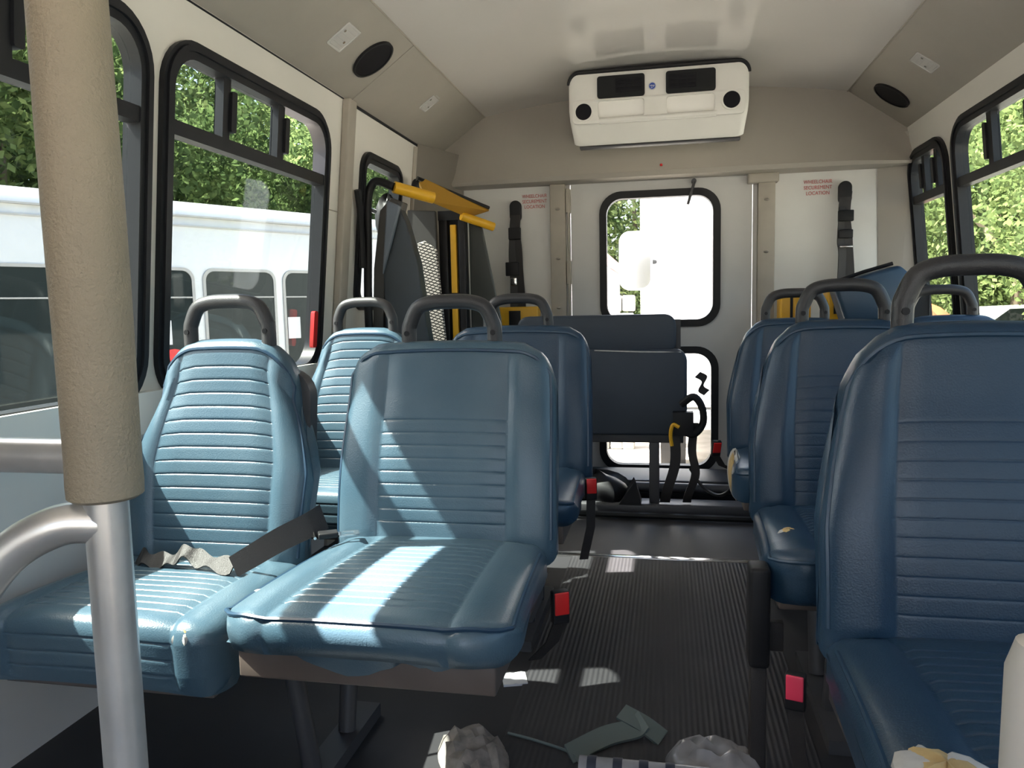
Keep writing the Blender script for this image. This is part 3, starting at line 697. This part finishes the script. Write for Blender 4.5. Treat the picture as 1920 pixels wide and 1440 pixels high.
# ------------------------------------------------------------------ wheelchair lift
t = thing('wheelchair_lift', 'folded wheelchair lift with yellow hand bars and dark steel arms in the left rear corner', 'wheelchair lift', (-1.05, 3.2, 0))
def LP(p): return (p[0]+1.05, p[1]-3.2, p[2])
b = MB(); b.tube([LP(p) for p in smooth_path([(-1.10, 2.96, .10), (-1.155, 2.98, .8), (-1.155, 3.0, 1.20), (-1.148, 3.0, 1.37), (-1.13, 3.0, 1.43), (-1.10, 3.0, 1.445), (-1.035, 3.0, 1.42)], 6)], .017, 12); b.build('black_grab_bar', 'black', t)
b = MB(); b.tube([LP(p) for p in ((-1.035, 3.0, 1.42), (-.905, 3.11, 1.385))], .024, 14); tag(b.build('hand_bar', 'yellow', t), 'yellow hand bar')
b = MB(); b.tube([LP(p) for p in ((-.87, 3.42, 1.345), (-.745, 3.52, 1.30))], .02, 14); tag(b.build('hand_bar', 'yellow', t), 'yellow hand bar')
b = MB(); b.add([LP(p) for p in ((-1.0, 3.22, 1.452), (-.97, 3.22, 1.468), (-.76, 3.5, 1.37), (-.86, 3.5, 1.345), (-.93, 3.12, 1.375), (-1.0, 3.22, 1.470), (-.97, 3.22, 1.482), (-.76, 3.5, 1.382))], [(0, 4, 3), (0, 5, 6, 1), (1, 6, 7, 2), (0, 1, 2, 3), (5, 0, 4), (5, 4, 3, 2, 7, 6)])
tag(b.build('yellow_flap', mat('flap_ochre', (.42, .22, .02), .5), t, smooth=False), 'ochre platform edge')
b = MB(); b.tube([LP(p) for p in ((-1.0, 3.2, 1.485), (-.76, 3.50, 1.385))], .008, 8); b.build('black_edge', 'black', t)
# near arm: dark plate with light upper facet
def pl(poly, y0, y1, name, m): 
    b = MB(); b.prism([(x+1.05, z) for x, z in poly], y0-3.2, y1-3.2, lambda u, v, d: (u, d, v)); return b.build(name, m, t, smooth=False, bevel=.006)
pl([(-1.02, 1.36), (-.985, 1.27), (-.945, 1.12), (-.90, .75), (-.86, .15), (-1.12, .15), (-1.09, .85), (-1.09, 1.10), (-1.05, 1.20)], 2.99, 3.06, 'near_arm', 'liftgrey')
pl([(-1.10, 1.33), (-1.05, 1.38), (-1.0, 1.36), (-1.035, 1.24), (-1.085, 1.10), (-1.11, .75), (-1.155, .75), (-1.135, 1.10)], 3.0, 3.07, 'arm_facet', mat('lift_brown_grey', (.065, .062, .058), .55))
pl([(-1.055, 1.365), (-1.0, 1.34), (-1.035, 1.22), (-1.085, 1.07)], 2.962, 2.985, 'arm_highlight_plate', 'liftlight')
b = blob(.0, 0, 0, .05, .05, .10, 9, .3); o = b.build('hydraulic_knuckle', 'black', t, loc=LP((-1.10, 3.10, 1.30)))
b = blob(.0, 0, 0, .03, .03, .05, 12, .3); o = b.build('hydraulic_knuckle', 'black', t, loc=LP((-1.11, 3.10, 1.14)))
b = MB(); b.tube([LP(p) for p in ((-1.14, 3.05, 1.335), (-1.14, 3.0, 1.335))], .010, 10); b.build('bolt', 'chrome', t)
# backing panel and perforated tread plate
pl([(-1.12, 1.38), (-.985, 1.37), (-.965, .15), (-1.12, .15)], 3.40, 3.42, 'platform_back', mat('lift_dark_brown', (.018, .016, .014), .6))
def tread_mat():
    m = mat('perforated_tread', (.50, .46, .42), .5); tt = m.node_tree; bb = tt.nodes['Principled BSDF']
    tc = [n for n in tt.nodes if n.type == 'TEX_COORD'][0]; mp = tt.nodes.new('ShaderNodeMapping'); mp.inputs['Rotation'].default_value = (0, math.radians(-35), 0); mp.inputs['Scale'].default_value = (44, 1, 95)
    tt.links.new(tc.outputs['Object'], mp.inputs[0]); s3 = tt.nodes.new('ShaderNodeSeparateXYZ'); tt.links.new(mp.outputs[0], s3.inputs[0])
    sn = tt.nodes.new('ShaderNodeMath'); sn.operation = 'FRACT'; tt.links.new(s3.outputs['X'], sn.inputs[0]); s2 = tt.nodes.new('ShaderNodeMath'); s2.operation = 'FRACT'; tt.links.new(s3.outputs['Z'], s2.inputs[0])
    g1 = tt.nodes.new('ShaderNodeMath'); g1.operation = 'GREATER_THAN'; g1.inputs[1].default_value = .28; g2 = tt.nodes.new('ShaderNodeMath'); g2.operation = 'GREATER_THAN'; g2.inputs[1].default_value = .45
    tt.links.new(sn.outputs[0], g1.inputs[0]); tt.links.new(s2.outputs[0], g2.inputs[0]); mu = tt.nodes.new('ShaderNodeMath'); mu.operation = 'MULTIPLY'
    tt.links.new(g1.outputs[0], mu.inputs[0]); tt.links.new(g2.outputs[0], mu.inputs[1]); mc = tt.nodes.new('ShaderNodeMix'); mc.data_type = 'RGBA'
    mc.inputs[6].default_value = (.03, .028, .026, 1); mc.inputs[7].default_value = (.55, .50, .46, 1)
    tt.links.new(mu.outputs[0], mc.inputs[0]); tt.links.new(mc.outputs[2], bb.inputs['Base Color']); return m
pl([(-1.045, 1.22), (-1.01, 1.23), (-.955, 1.19), (-.925, .80), (-.90, .40), (-.98, .40), (-1.0, .80)], 3.30, 3.315, 'perforated_plate', tread_mat())
b = MB(); b.box(*[v for v in (-.985+1.05, -.945+1.05)], .24, .30, .05, 1.37); b.build('lift_post', 'black', t, bevel=.004)
b = MB(); b.box(-.893+1.05, -.862+1.05, .24, .30, .05, 1.37); b.build('lift_post', 'black', t, bevel=.004)
b = MB(); b.box(-.95+1.05, -.87+1.05, .27, .31, .05, 1.33); b.box(-.985+1.05, -.862+1.05, .235, .30, 1.33, 1.372); b.build('post_web', 'black', t)
b = MB(); b.box(-.933+1.05, -.905+1.05, .245, .275, .30, 1.31); tag(b.build('yellow_strip', 'yellow', t, bevel=.003), 'yellow upright strip')
b = MB(); b.box(-.945+1.05, -.86+1.05, .238, .246, .985, 1.0); b.build('strip_clip', 'black', t)
pl([(-.86, 1.33), (-.80, 1.30), (-.72, .88), (-.66, .20), (-.86, .20)], 3.51, 3.54, 'far_arm', mat('lift_green_grey', (.045, .05, .045), .5))
b = MB(); b.tube([LP(p) for p in ((-1.15, 2.90, 1.40), (-1.155, 2.93, 1.33), (-1.165, 2.96, 1.1))], .014, 8); b.build('black_bracket', 'black', t)
b = blob(0, 0, 0, .022, .03, .03, 21, .1); b.build('knob', 'black', t, loc=LP((-1.105, 3.5, 1.50)))
b = MB(); b.box(-.05, .33, -.25, .33, 0, .05); b.build('base_plate', 'black', t, bevel=.005)

# ------------------------------------------------------------------ air conditioner
t = thing('air_conditioner', 'white ceiling air conditioning unit with two black vents above the rear door', 'air conditioner', (0, 3.5, 1.60))
prof = [(0, .345), (.0, .19), (.010, .15), (.045, .065), (.058, .046), (.08, .050), (.42, .15), (.42, .345)]   # y back, z up
hw = .385; b = MB(); RC = .045; st = []; vs = []
for k in range(8):
    a_ = PI/2*k/7; st.append((-(hw-RC+RC*math.cos(a_)), RC*(1-math.sin(a_))))
st += [(-x, q) for x, q in st[::-1]]; topline = []
for x, q in st:
    for y, z in prof:
        tw = 1-.055*max(0, (.17-z)/.17); yy = y+(q*.35 if y < .2 else 0); vs.append((x*tw, yy, z-q if z > .3 else z+q*(.35 if z < .1 else 0)))
    topline.append((x, q*.35+.002, .345-q+.004))
n = len(prof); fs = []
for i in range(len(st)-1):
    for k in range(n): fs.append((i*n+k, i*n+(k+1) % n, (i+1)*n+(k+1) % n, (i+1)*n+k))
fs += [tuple(range(n)), tuple((len(st)-1)*n+k for k in range(n))]
b.add(vs, fs).build('casing', 'white', t, bevel=.008, angle=50)
ft = lambda u, v, d: (u, -d, v)
for i, (a, c) in enumerate(((-.258, -.052), (.038, .246))):
    b = MB(); b.prism(rr(a, c, .232, .325, .012), -.002, .010, ft); v = b.build('air_vent', 'vent2', t)
    g0, g1 = (a+.08, c-.012) if i == 0 else (a+.012, c-.08)
    b = MB(); b.prism(rr(g0, g1, .25, .31, .003), .009, .0115, ft); gr = b.build('grille', 'vent', v)
    b = MB()
    for k in range(4): z = .256+.0155*k; b.box(g0+.003, g1-.003, -.0135, -.011, z, z+.003)
    for k in range(1, 3): x = g0+(g1-g0)*k/3; b.box(x-.001, x+.001, -.0135, -.011, .252, .308)
    b.build('louvre', 'vent2', gr)
b = sheet(lambda u, v, d: (u, -.010-d, v), rr(-.368, .368, .128, .228, .02, 5), [rr(-.255, -.055, .146, .220, .012, 4), rr(.041, .243, .146, .220, .012, 4)], .012); b.build('pocket_panel', 'white', t, bevel=.004, angle=50)
b = MB(); b.tube([(-.25, -.004, .136), (.25, -.004, .136)], .013, 12); b.build('chin_ridge', 'white', t)
for x, z in ((-.318, .178), (.312, .186)):
    b = MB(); b.prism(disc(28, .036, x, z), -.002, .014, ft); b.build('round_outlet', 'vent', t)
    b = MB(); b.ring(disc(28, .043, x, z), disc(28, .0355, x, z), -.002, .016, ft); b.build('outlet_ring', 'white', t)
b = MB(); b.prism(disc(24, .017, -.02, .27), 0, .002, ft); o = b.build('round_sticker', 'paper', t); tag(o, 'small round blue and white sticker')
b = MB(); b.prism(disc(24, .0135, -.02, .27), .002, .003, ft); b.build('sticker_emblem', 'bluesticker', o)
b = MB(); b.ring(disc(3, .009, -.02, .268), disc(3, .006, -.02, .268), .003, .0036, ft); b.prism(rr(-.031, -.009, .2705, .2735, .001, 2), .003, .0036, ft); b.build('sticker_mark', 'paper', o)
b = MB(); b.tube(topline, .009, 8); b.box(-.36, .36, .03, .42, .340, .37); b.build('top_gasket', 'black', t)
b = MB(); b.box(-.345, .355, .066, .10, .034, .046); b.build('bottom_plate', 'leg', t, bevel=.003)
b = MB(); b.tube([(-.345, .068, .040), (.355, .068, .040)], .006, 6); b.build('bottom_seal', 'leg', t)

# ------------------------------------------------------------------ speakers and lamps on the coves
def speaker(s, y, x, label):
    T = covef(s, y, x); t = thing('ceiling_speaker', label, 'speaker', T(0, 0, 0), group='round speakers on the coves'); o = Vector(T(0, 0, 0)); L = lambda u, v, d: tuple(Vector(T(u, v, d))-o)
    b = MB(); b.prism(disc(36, .078), 0, .006, L); b.build('grille', 'vent', t); b = MB(); b.ring(disc(36, .084), disc(36, .077), 0, .009, L); b.build('rim', 'black', t)
speaker(-1, 2.70, .99, 'round black speaker on the left cove above the wheelchair lift')
speaker(1, 3.72, 1.005, 'round black speaker on the right cove above the small window')
def dome(s, y, x, label, sz=.05):
    T = covef(s, y, x); o = Vector(T(0, 0, 0)); t = thing('cabin_light', label, 'light', tuple(o), group='square cabin lights on the coves'); L = lambda u, v, d: tuple(Vector(T(u, v, d))-o)
    b = MB(); b.ring(rr(-sz, sz, -sz, sz, .006, 3), rr(-sz+.008, sz-.008, -sz+.008, sz-.008, .004, 3), 0, .004, L); b.build('bezel', 'lens', t, bevel=.001)
    b = MB(); b.prism(rr(-sz+.008, sz-.008, -sz+.008, sz-.008, .004, 3), 0, .002, L)
    for k in range(5): b.prism(rr(-sz+.014, sz-.014, -sz+.016+k*.018, -sz+.022+k*.018, .001, 2), .002, .003, L)
    b.build('lens', 'lens', t)
    for u, v in ((-.03, .02), (.018, -.012)):
        b = MB(); b.prism(disc(8, .005, u, v), .002, .005, L); b.build('bulb', 'chrome', t)
dome(-1, 2.46, .995, 'square clear cabin light on the left cove, in front of the speaker')
dome(-1, 3.35, .985, 'square clear cabin light on the rear left cove, beyond the speaker', .042)
dome(1, 3.27, 1.0, 'square clear cabin light on the right cove beside the speaker')
for (loc, nrm, lab) in (((0.015, 3.885, 1.60), (0, -1, 0), 'tiny red indicator lamp on the cap above the rear door'), (tuple(covef(-1, 2.14, .965)(0, 0, .002)), None, 'tiny red indicator lamp on the left cove near the top of the picture')):
    b = blob(0, 0, 0, .007, .007, .006, 2, 0); tag(b.build('indicator_lamp', 'red', loc=loc), lab, 'light')
# red lettering on the two rear panels
for x, lab in ((-.63, 'red lettering on the white panel left of the rear door, reading wheelchair securement location'), (.755, 'red lettering on the white panel right of the rear door, reading wheelchair securement location')):
    t = thing('wall_lettering', lab, 'sign', (x, 3.999, 1.46))
    for k, s_ in enumerate(('WHEELCHAIR', 'SECUREMENT', 'LOCATION')):
        Tm = Matrix.Translation((0, -.002, .03-.027*k)) @ Matrix.Rotation(PI/2, 4, 'X') @ Matrix.Diagonal((.86, 1, 1, 1))
        text_obj(s_, 'text_line', 'redtext', .0245, Tm, t)
# screws: ceiling seam and posts
for x, sd_ in ((-.505, 'left'), (.515, 'right')):
    for z, ht in ((1.42, 'topmost'), (1.17, 'middle'), (.92, 'lowest')):
        b = blob(0, 0, 0, .012, .012, .006, 3, 0, 10, 6); tag(b.build('wall_screw', 'cap', loc=(x, 3.955, z)), '%s round screw head on the beige post %s of the rear door' % (ht, sd_), 'screw', 'screws on the rear door posts')

# ------------------------------------------------------------------ stanchions by the entry
t = thing('stanchion_pole', 'steel entry pole wrapped in a tan padded sleeve, standing at the left', 'grab pole', (-.462, .60, 0))
b = MB(); b.tube([(0, 0, 0), (0, 0, 1.96)], .019, 24); b.build('steel_pole', 'steel', t)
b = MB(); zz = [.765, .768, .78]+[.80+.0575*k for k in range(20)]+[1.94]
b.tube([(0+.0008*math.sin(z*9), 0, z) for z in zz], .033, 28, rad=[.028, .032, .0325]+[.0325+.0006*math.sin(z*14) for z in zz[3:]]); tag(b.build('padded_sleeve', 'sleeve', t), 'tan padded foam sleeve')
b = MB(); b.tube([(0, 0, 0), (0, 0, .012)], .045, 24); b.build('floor_flange', 'steel', t)
b = MB(); b.tube(smooth_path([(-.462, .60, .742), (-.50, .585, .742), (-.542, .57, .718), (-.575, .555, .67), (-.592, .545, .61), (-.602, .54, .50), (-.604, .54, .30), (-.604, .54, .0)], 8), .019, 20)
tag(b.build('curved_grab_rail', 'steel'), 'curved polished steel grab rail bending down from the tan padded pole', 'grab rail')
b = MB(); b.tube([(-.478, .60, .803), (-1.225, .60, .803)], .0165, 16); tag(b.build('horizontal_grab_rail', 'steel'), 'straight horizontal steel rail running from the tan padded pole to the left wall', 'grab rail')
b = MB(); b.tube([(.318, .60, 0), (.317, .60, .30), (.3165, .60, .655), (.317, .60, .675), (.32, .60, .686)], .034, 24, rad=[.036, .036, .032, .026, .008])
tag(b.build('padded_post', 'cream'), 'cream-white padded post standing at the bottom right edge', 'grab pole')

# ------------------------------------------------------------------ litter on the floor
b = MB(); rd = random.Random(8); n = 14; vs = []
def crumple(name, m, label, cat, loc, sx, sy, h, seed, rz=0, n=16, ell=True, ang=25):
    rd = random.Random(seed); b = MB(); vs = []; H = [[rd.random() for _ in range(n+1)] for _ in range(n+1)]
    for j in range(n+1):
        for i in range(n+1):
            u = -1+2*i/n; v = -1+2*j/n
            if ell: q = math.sqrt(max(0, 1-(u*u+v*v)/2)); uu = u*math.sqrt(1-v*v/2); vv = v*math.sqrt(1-u*u/2); e = max(0, 1-uu*uu-vv*vv)**.5
            else: uu, vv, e = u, v, 1
            vs.append((uu*sx, vv*sy, .002+h*e*(.45+.55*H[j][i])))
    k = (n+1)**2
    vs += [(x, y, 0.0) for x, y, z in vs]; fs = []
    for j in range(n):
        for i in range(n):
            a = j*(n+1)+i; fs += [(a, a+1, a+n+2, a+n+1), (k+a, k+a+n+1, k+a+n+2, k+a+1)]
    for i in range(n):
        for (a, c) in ((i, i+1), (n*(n+1)+i+1, n*(n+1)+i), ((i+1)*(n+1), i*(n+1)), (i*(n+1)+n, (i+1)*(n+1)+n)): fs.append((a, k+a, k+c, c))
    b.add(vs, fs); o = b.build(name, m, angle=ang, loc=loc); o.rotation_euler = (0, 0, rz); return tag(o, label, cat)
crumple('plastic_bottle_scrap', 'plastic', 'crushed cloudy plastic bottle on the aisle floor, lying farther right than all other litter', 'litter', (.13, 1.50, .004), .095, .085, .055, 3, -.2, 12, True, 70)
crumple('crumpled_wrapper', 'cardboard', 'crumpled grey-brown wrapper on the floor below the front-left aisle seat', 'litter', (-.355, 1.46, .0), .072, .11, .05, 5, .5, 9)
crumple('paper_scrap', 'paper', 'small white paper scrap on the floor by the front-left aisle seat', 'litter', (-.335, 1.80, .0), .03, .03, .006, 9, .3, 6, False)
t = thing('green_strap', 'folded grey-green strap lying on the floor in the middle of the aisle', 'strap', (-.06, 1.56, .004))
b = MB(); b.ribbon(smooth_path([(-.10, -.07, .004), (-.03, .0, .010), (.03, .03, .016), (.05, .045, .03)], 6), (-.012, .022, .006), .003); b.build('strap_run', 'greenstrap', t)
b = MB(); b.ribbon(smooth_path([(.0, .07, .03), (.05, .04, .022), (.09, .02, .005)], 6), (.010, .018, .006), .003); b.build('strap_end', 'greenstrap', t)
t = thing('striped_belt_roll', 'blue and grey striped cloth band lying beside the crushed bottle on the aisle floor', 'litter', (.0, 1.42, .004))
b = MB(); b.tube([(-.13, 0, .022), (.12, .0, .022)], .024, 16); b.build('band_body', 'plastic', t)
for k in range(4):
    x = -.105+.05*k; b = MB(); b.tube([(x-.009, 0, .022), (x+.009, 0, .022)], .0255, 16); tag(b.build('dark_stripe', 'blueband', t), 'dark blue stripe')
b = MB(); b.tube(smooth_path([(-.30, 1.55, .008), (-.24, 1.53, .010), (-.16, 1.50, .008), (-.13, 1.46, .008)], 6), .003, 6); tag(b.build('wire_scrap', 'greenstrap'), 'thin curved wire on the floor right of the crumpled wrapper', 'litter')

# ------------------------------------------------------------------ outside
b = MB(); b.box(-80, 80, -60, 120, -.80, -.75); tag(b.build('ground', 'gravel', smooth=False), kind='structure')
# our own roof, so the cabin stays closed
b = MB(); b.prism([(-1.24, 1.74), (1.24, 1.74), (1.22, 1.95), (1.0, 2.07), (-1.0, 2.07), (-1.22, 1.95)], YF-.05, YR+.06, lambda u, v, d: (u, d, v+.0))
# hollow: only the outer skin
b = MB(); outl = [(-1.21, 1.72), (-1.23, 1.95), (-1.0, 2.08), (1.0, 2.08), (1.23, 1.95), (1.21, 1.72)]; inn = [(-1.19, 1.72), (-1.20, 1.94), (-.98, 2.06), (.98, 2.06), (1.20, 1.94), (1.19, 1.72)]
loop = outl+inn[::-1]; b.prism(loop, YF-.05, YR+.05, lambda u, v, d: (u, d, v)); tag(b.build('roof', 'busWhite', smooth=False), kind='structure')
b = MB(); b.box(-1.22, 1.22, YR+.001, YR+.05, 1.80, 2.07); b.box(-1.22, 1.22, YF-.05, YF-.001, 1.9, 2.07); tag(b.build('trim_23', 'busWhite', smooth=False), kind='structure')

A0 = Vector((-5.53, 5.5, 0)); ANG = math.atan2(.8773, .4800)
t = thing('parked_bus', 'white passenger bus parked alongside, seen through the left windows', 'bus', (A0.x, A0.y, -.75), ANG)
# local: x along the bus, y to its far side (left), z up; near face at y=0
S0, S1 = -3.2, 4.4
pf = [(0, .30), (0, 2.55), (.05, 2.72), (.16, 2.82), (.5, 2.86), (1.9, 2.86), (2.25, 2.8), (2.35, 2.6), (2.35, .30)]
b = MB(); b.prism(pf, S0, S1, lambda u, v, d: (d, u, v)); b.build('body', 'busWhite', t, angle=35)
for z in (2.66, 2.56):
    b = MB(); b.box(S0, S1, -.018, .03, z-.008, z+.008); b.build('rain_rail', 'busline', t)
bw = [(-1.75, -.62), (-.54, .56), (.64, 1.80), (1.89, 2.74), (2.83, 3.75)]
for a, c in bw:
    b = MB(); b.ring(rr(a, c, 0.84, 2.145, .12, 7), rr(a+.03, c-.03, 0.87, 2.115, .10, 7), -.015, .02, lambda u, v, d: (u, d, v)); f = b.build('bus_window', 'busline', t)
    b = MB(); b.prism(rr(a+.025, c-.025, 0.865, 2.12, .1, 7), -.006, .01, lambda u, v, d: (u, d, v)); b.build('window_glass', 'darkglass', f)
    b = MB(); b.box(a+.03, c-.03, -.014, -.007, 1.84, 1.855); b.build('sash_line', 'busline', f)
for s_ in (1.45, 2.95):
    b = MB(); b.box(s_-.08, s_+.08, -.016, -.007, 1.38, 1.62); b.build('notice_sticker', 'paper', t)
for s_ in (-2.2, 3.2):
    b = MB(); b.tube([(s_, -.02, .42), (s_, .25, .42)], .42, 28); wv = b.build('wheel', 'black', t); b = MB(); b.tube([(s_, -.03, .42), (s_, 0, .42)], .22, 20); b.build('hub', 'steel', wv)
b = MB(); b.tube([(1.50, -.10, 1.18), (1.50, -.03, 1.18)], .16, 18); tag(b.build('round_sign', 'red', t), 'dark red round reflector')

# trees
def crown_mesh(name, R, H, n, m, seed, leaf=.16):
    rg = np.random.default_rng(seed); nc = 26
    ctr = rg.normal(size=(nc, 3)); ctr /= np.linalg.norm(ctr, axis=1)[:, None]; ctr *= rg.uniform(.35, .85, nc)[:, None]**.5
    rad = rg.uniform(.28, .48, nc); k = rg.integers(0, nc, n); d = rg.normal(size=(n, 3)); d /= np.linalg.norm(d, axis=1)[:, None]
    p = ctr[k]+d*(rad[k]*rg.uniform(.75, 1.0, n))[:, None]; p *= np.array([R, R, H])
    a = rg.normal(size=(n, 3)); a /= np.linalg.norm(a, axis=1)[:, None]; c = np.cross(a, rg.normal(size=(n, 3))); c /= np.linalg.norm(c, axis=1)[:, None]
    s = leaf*rg.uniform(.5, 1.1, n)[:, None]; q = np.stack([p-a*s, p-c*s*.55, p+a*s, p+c*s*.55], 1).reshape(-1, 3)
    me = bpy.data.meshes.new(name); me.vertices.add(4*n); me.vertices.foreach_set('co', q.ravel()); me.loops.add(4*n); me.loops.foreach_set('vertex_index', np.arange(4*n, dtype=np.int32))
    me.polygons.add(n); me.polygons.foreach_set('loop_start', np.arange(0, 4*n, 4, dtype=np.int32)); me.polygons.foreach_set('loop_total', np.full(n, 4, dtype=np.int32)); me.update(); me.validate(); me.materials.append(M[m]); return me
CR = [crown_mesh('crown', 3.4, 4.6, 17000, 'leafA', 1, .13), crown_mesh('crown', 3.2, 5.0, 16000, 'leafB', 2, .13), crown_mesh('crown', 3.2, 4.4, 16000, 'leafB', 3, .11)]
def tree(x, y, h, k, rz, sc, label, group):
    t = thing('tree', label, 'tree', (x, y, -.75), rz, group); o = bpy.data.objects.new('crown', CR[k]); C.objects.link(o); o.parent = t; o.location = (0, 0, h); o.scale = (sc, sc, sc)
    b = MB(); b.tube([(0, 0, 0), (.1, .05, h*.4), (-.05, .1, h*.8), (.05, 0, h+1)], .2, 9, rad=[.24, .18, .13, .05]); b.tube([(0, .05, h*.5), (.8, .3, h*.8), (1.5, .2, h)], .07, 6); b.build('trunk', 'bark', t)
for i, (x, y, h, k, sc) in enumerate(((-15, 10, 5.0, 0, 1.1), (-14, 14.5, 5.2, 1, 1.0), (-15.5, 19, 5.0, 0, 1.2), (-13.5, 23.5, 4.8, 0, 1.0), (-15, 28.5, 5.5, 1, 1.2), (-13, 33, 4.8, 0, 1.1), (-12, 39, 5.0, 0, 1.2), (-19, 12, 6, 0, 1.3), (-21, 20, 7, 0, 1.4), (-20, 28, 7, 1, 1.4), (-20, 38, 7, 0, 1.4))):
    o_ = ('leftmost', 'second from the left', 'third from the left', 'fourth from the left', 'fifth from the left', 'sixth from the left', 'rightmost')
    q_ = ('leftmost', 'second from the left', 'third from the left', 'rightmost')
    tree(x, y, h, k, i*1.3, sc, 'leafy tree behind the parked white bus, %s of the front row' % o_[i] if i < 7 else 'tall tree behind the parked white bus, %s of the back row' % q_[i-7], 'trees behind the parked bus')
for i, (x, y, h, k, sc) in enumerate(((9.6, 18.2, 3.8, 2, .9), (9.6, 23.5, 4.2, 2, 1.05), (11.0, 27.5, 4.6, 1, 1.2), (8.5, 29, 3.5, 2, 1.0), (13.5, 24, 5.5, 1, 1.3), (12.5, 33, 6, 1, 1.4), (14, 18.5, 4.5, 2, 1.2), (8.8, 36, 6, 1, 1.4))):
    tree(x, y, h, k, 1+i*1.7, sc, ('low bright tree beside the white car outside the right windows', 'full bright tree in the large right window, above the parked car', 'bright tree behind the clay pile outside the right windows',
         'small tree between the large and small right windows', 'tall light green tree high in the large right window', 'tall tree at the back, seen through the small right window', 'sunlit tree at the far right edge of the large right window', 'farthest tree seen through the small right window')[i], 'sunlit trees beyond the right windows')
for i, (x, y, h, k, sc) in enumerate(((-3.2, 24, 3.6, 1, .9), (-1.0, 27, 4.2, 0, 1.0), (-5.5, 27, 4.0, 0, 1.0))):
    tree(x, y, h, k, 2+i, sc, ('low tree left of the box truck in the rear door window', 'tree directly beside the box truck edge in the rear door window', 'tree above the white trailer at the left of the rear door window')[i], 'trees beyond the rear door')
# box truck behind the bus
t = thing('box_truck', 'white box truck filling most of the upper rear-door window, blown out by sun', 'truck', (1.4, 7.0, -.75))
b = MB(); b.box(-1.59, .32, 0, 5.5, .75, 3.4); b.build('cargo_box', 'truck', t, bevel=.03)
b = MB(); b.box(-.97, -.955, -.012, .0, .8, 3.3); b.build('door_seam', 'busline', t)
b = MB(); b.box(-1.55, .28, -.03, .3, .55, .72); b.build('bumper', 'truck', t, bevel=.02)
for x in (-1.3, .05):
    b = MB(); b.tube([(x-.12, .9, .42), (x+.12, .9, .42)], .42, 24); b.build('wheel', 'black', t)
b = MB(); b.prism(rr(-1.76, -1.48, 1.80, 2.30, .09), -.30, -.16, lambda u, v, d: (u, d, v)); mm = b.build('side_mirror', 'truck', t, bevel=.02)
b = MB(); b.prism(rr(-1.745, -1.495, 1.815, 2.285, .08), -.305, -.30, lambda u, v, d: (u, d, v)); b.build('mirror_face', 'chrome', mm)
b = MB(); b.tube([(-1.6, -.2, 2.05), (-1.4, .1, 2.05)], .02, 8); b.build('mirror_arm', 'black', mm)
t = thing('white_trailer', 'low white trailer with pink top band at the left edge of the rear-door window', 'trailer', (-2.4, 12, -.75))
b = MB(); b.box(-1.5, 1.5, 0, 4, .3, 2.30); b.build('trailer_body', 'truck', t, bevel=.02); b = MB(); b.box(-1.5, 1.51, -.02, 4, 2.30, 2.50); b.build('top_band', mat('pink_band', (.75, .42, .40), .6), t)
for y in (.9, 2.9):
    b = MB(); b.tube([(1.36, y, .36), (1.53, y, .36)], .36, 20); b.build('wheel', 'black', t)
t = thing('stone_stack', 'stack of grey stones outside, between the trailer and the box truck', 'stone stack', (-.48, 9.0, -.75)); rd = random.Random(6)
for r_ in range(9):
    for c_ in range(3):
        b = MB(); x = -.22+.15*c_+rd.uniform(-.02, .02); z = .2*r_; b.box(x-.07, x+.07, -.1, .1, z, z+.185); b.build('stone', 'stone', t, bevel=.02)
b = blob(5.5, 18.5, -.12, .8, .8, .86, 4, .1, 24, 12); tag(b.build('clay_pile', 'clay'), 'orange clay pile outside, glimpsed through the handle of the right window seat', 'pile')
# parked car glimpsed through the right handle
t = thing('parked_car', 'small white car glimpsed outside through the handle of the nearest right seat', 'car', (8.5, 21.6, -.75), .2)
pf = [(-2.1, .3), (-2.15, .75), (-1.95, .95), (-1.1, 1.02), (-.55, 1.42), (.9, 1.45), (1.5, 1.05), (2.05, .98), (2.15, .6), (2.1, .3)]
b = MB(); b.prism(pf, -.85, .85, lambda u, v, d: (u, d, v)); b.build('body', 'busWhite', t, bevel=.05)
b = MB(); b.prism([(-.98, 1.03), (-.5, 1.37), (.85, 1.40), (1.35, 1.06)], -.86, .86, lambda u, v, d: (u, d, v)); b.build('window_glass', 'darkglass', t)
for x in (-1.35, 1.35):
    for y in (-.87, .67):
        b = MB(); b.tube([(x, y, .32), (x, y+.2, .32)], .32, 20); b.build('wheel', 'black', t)
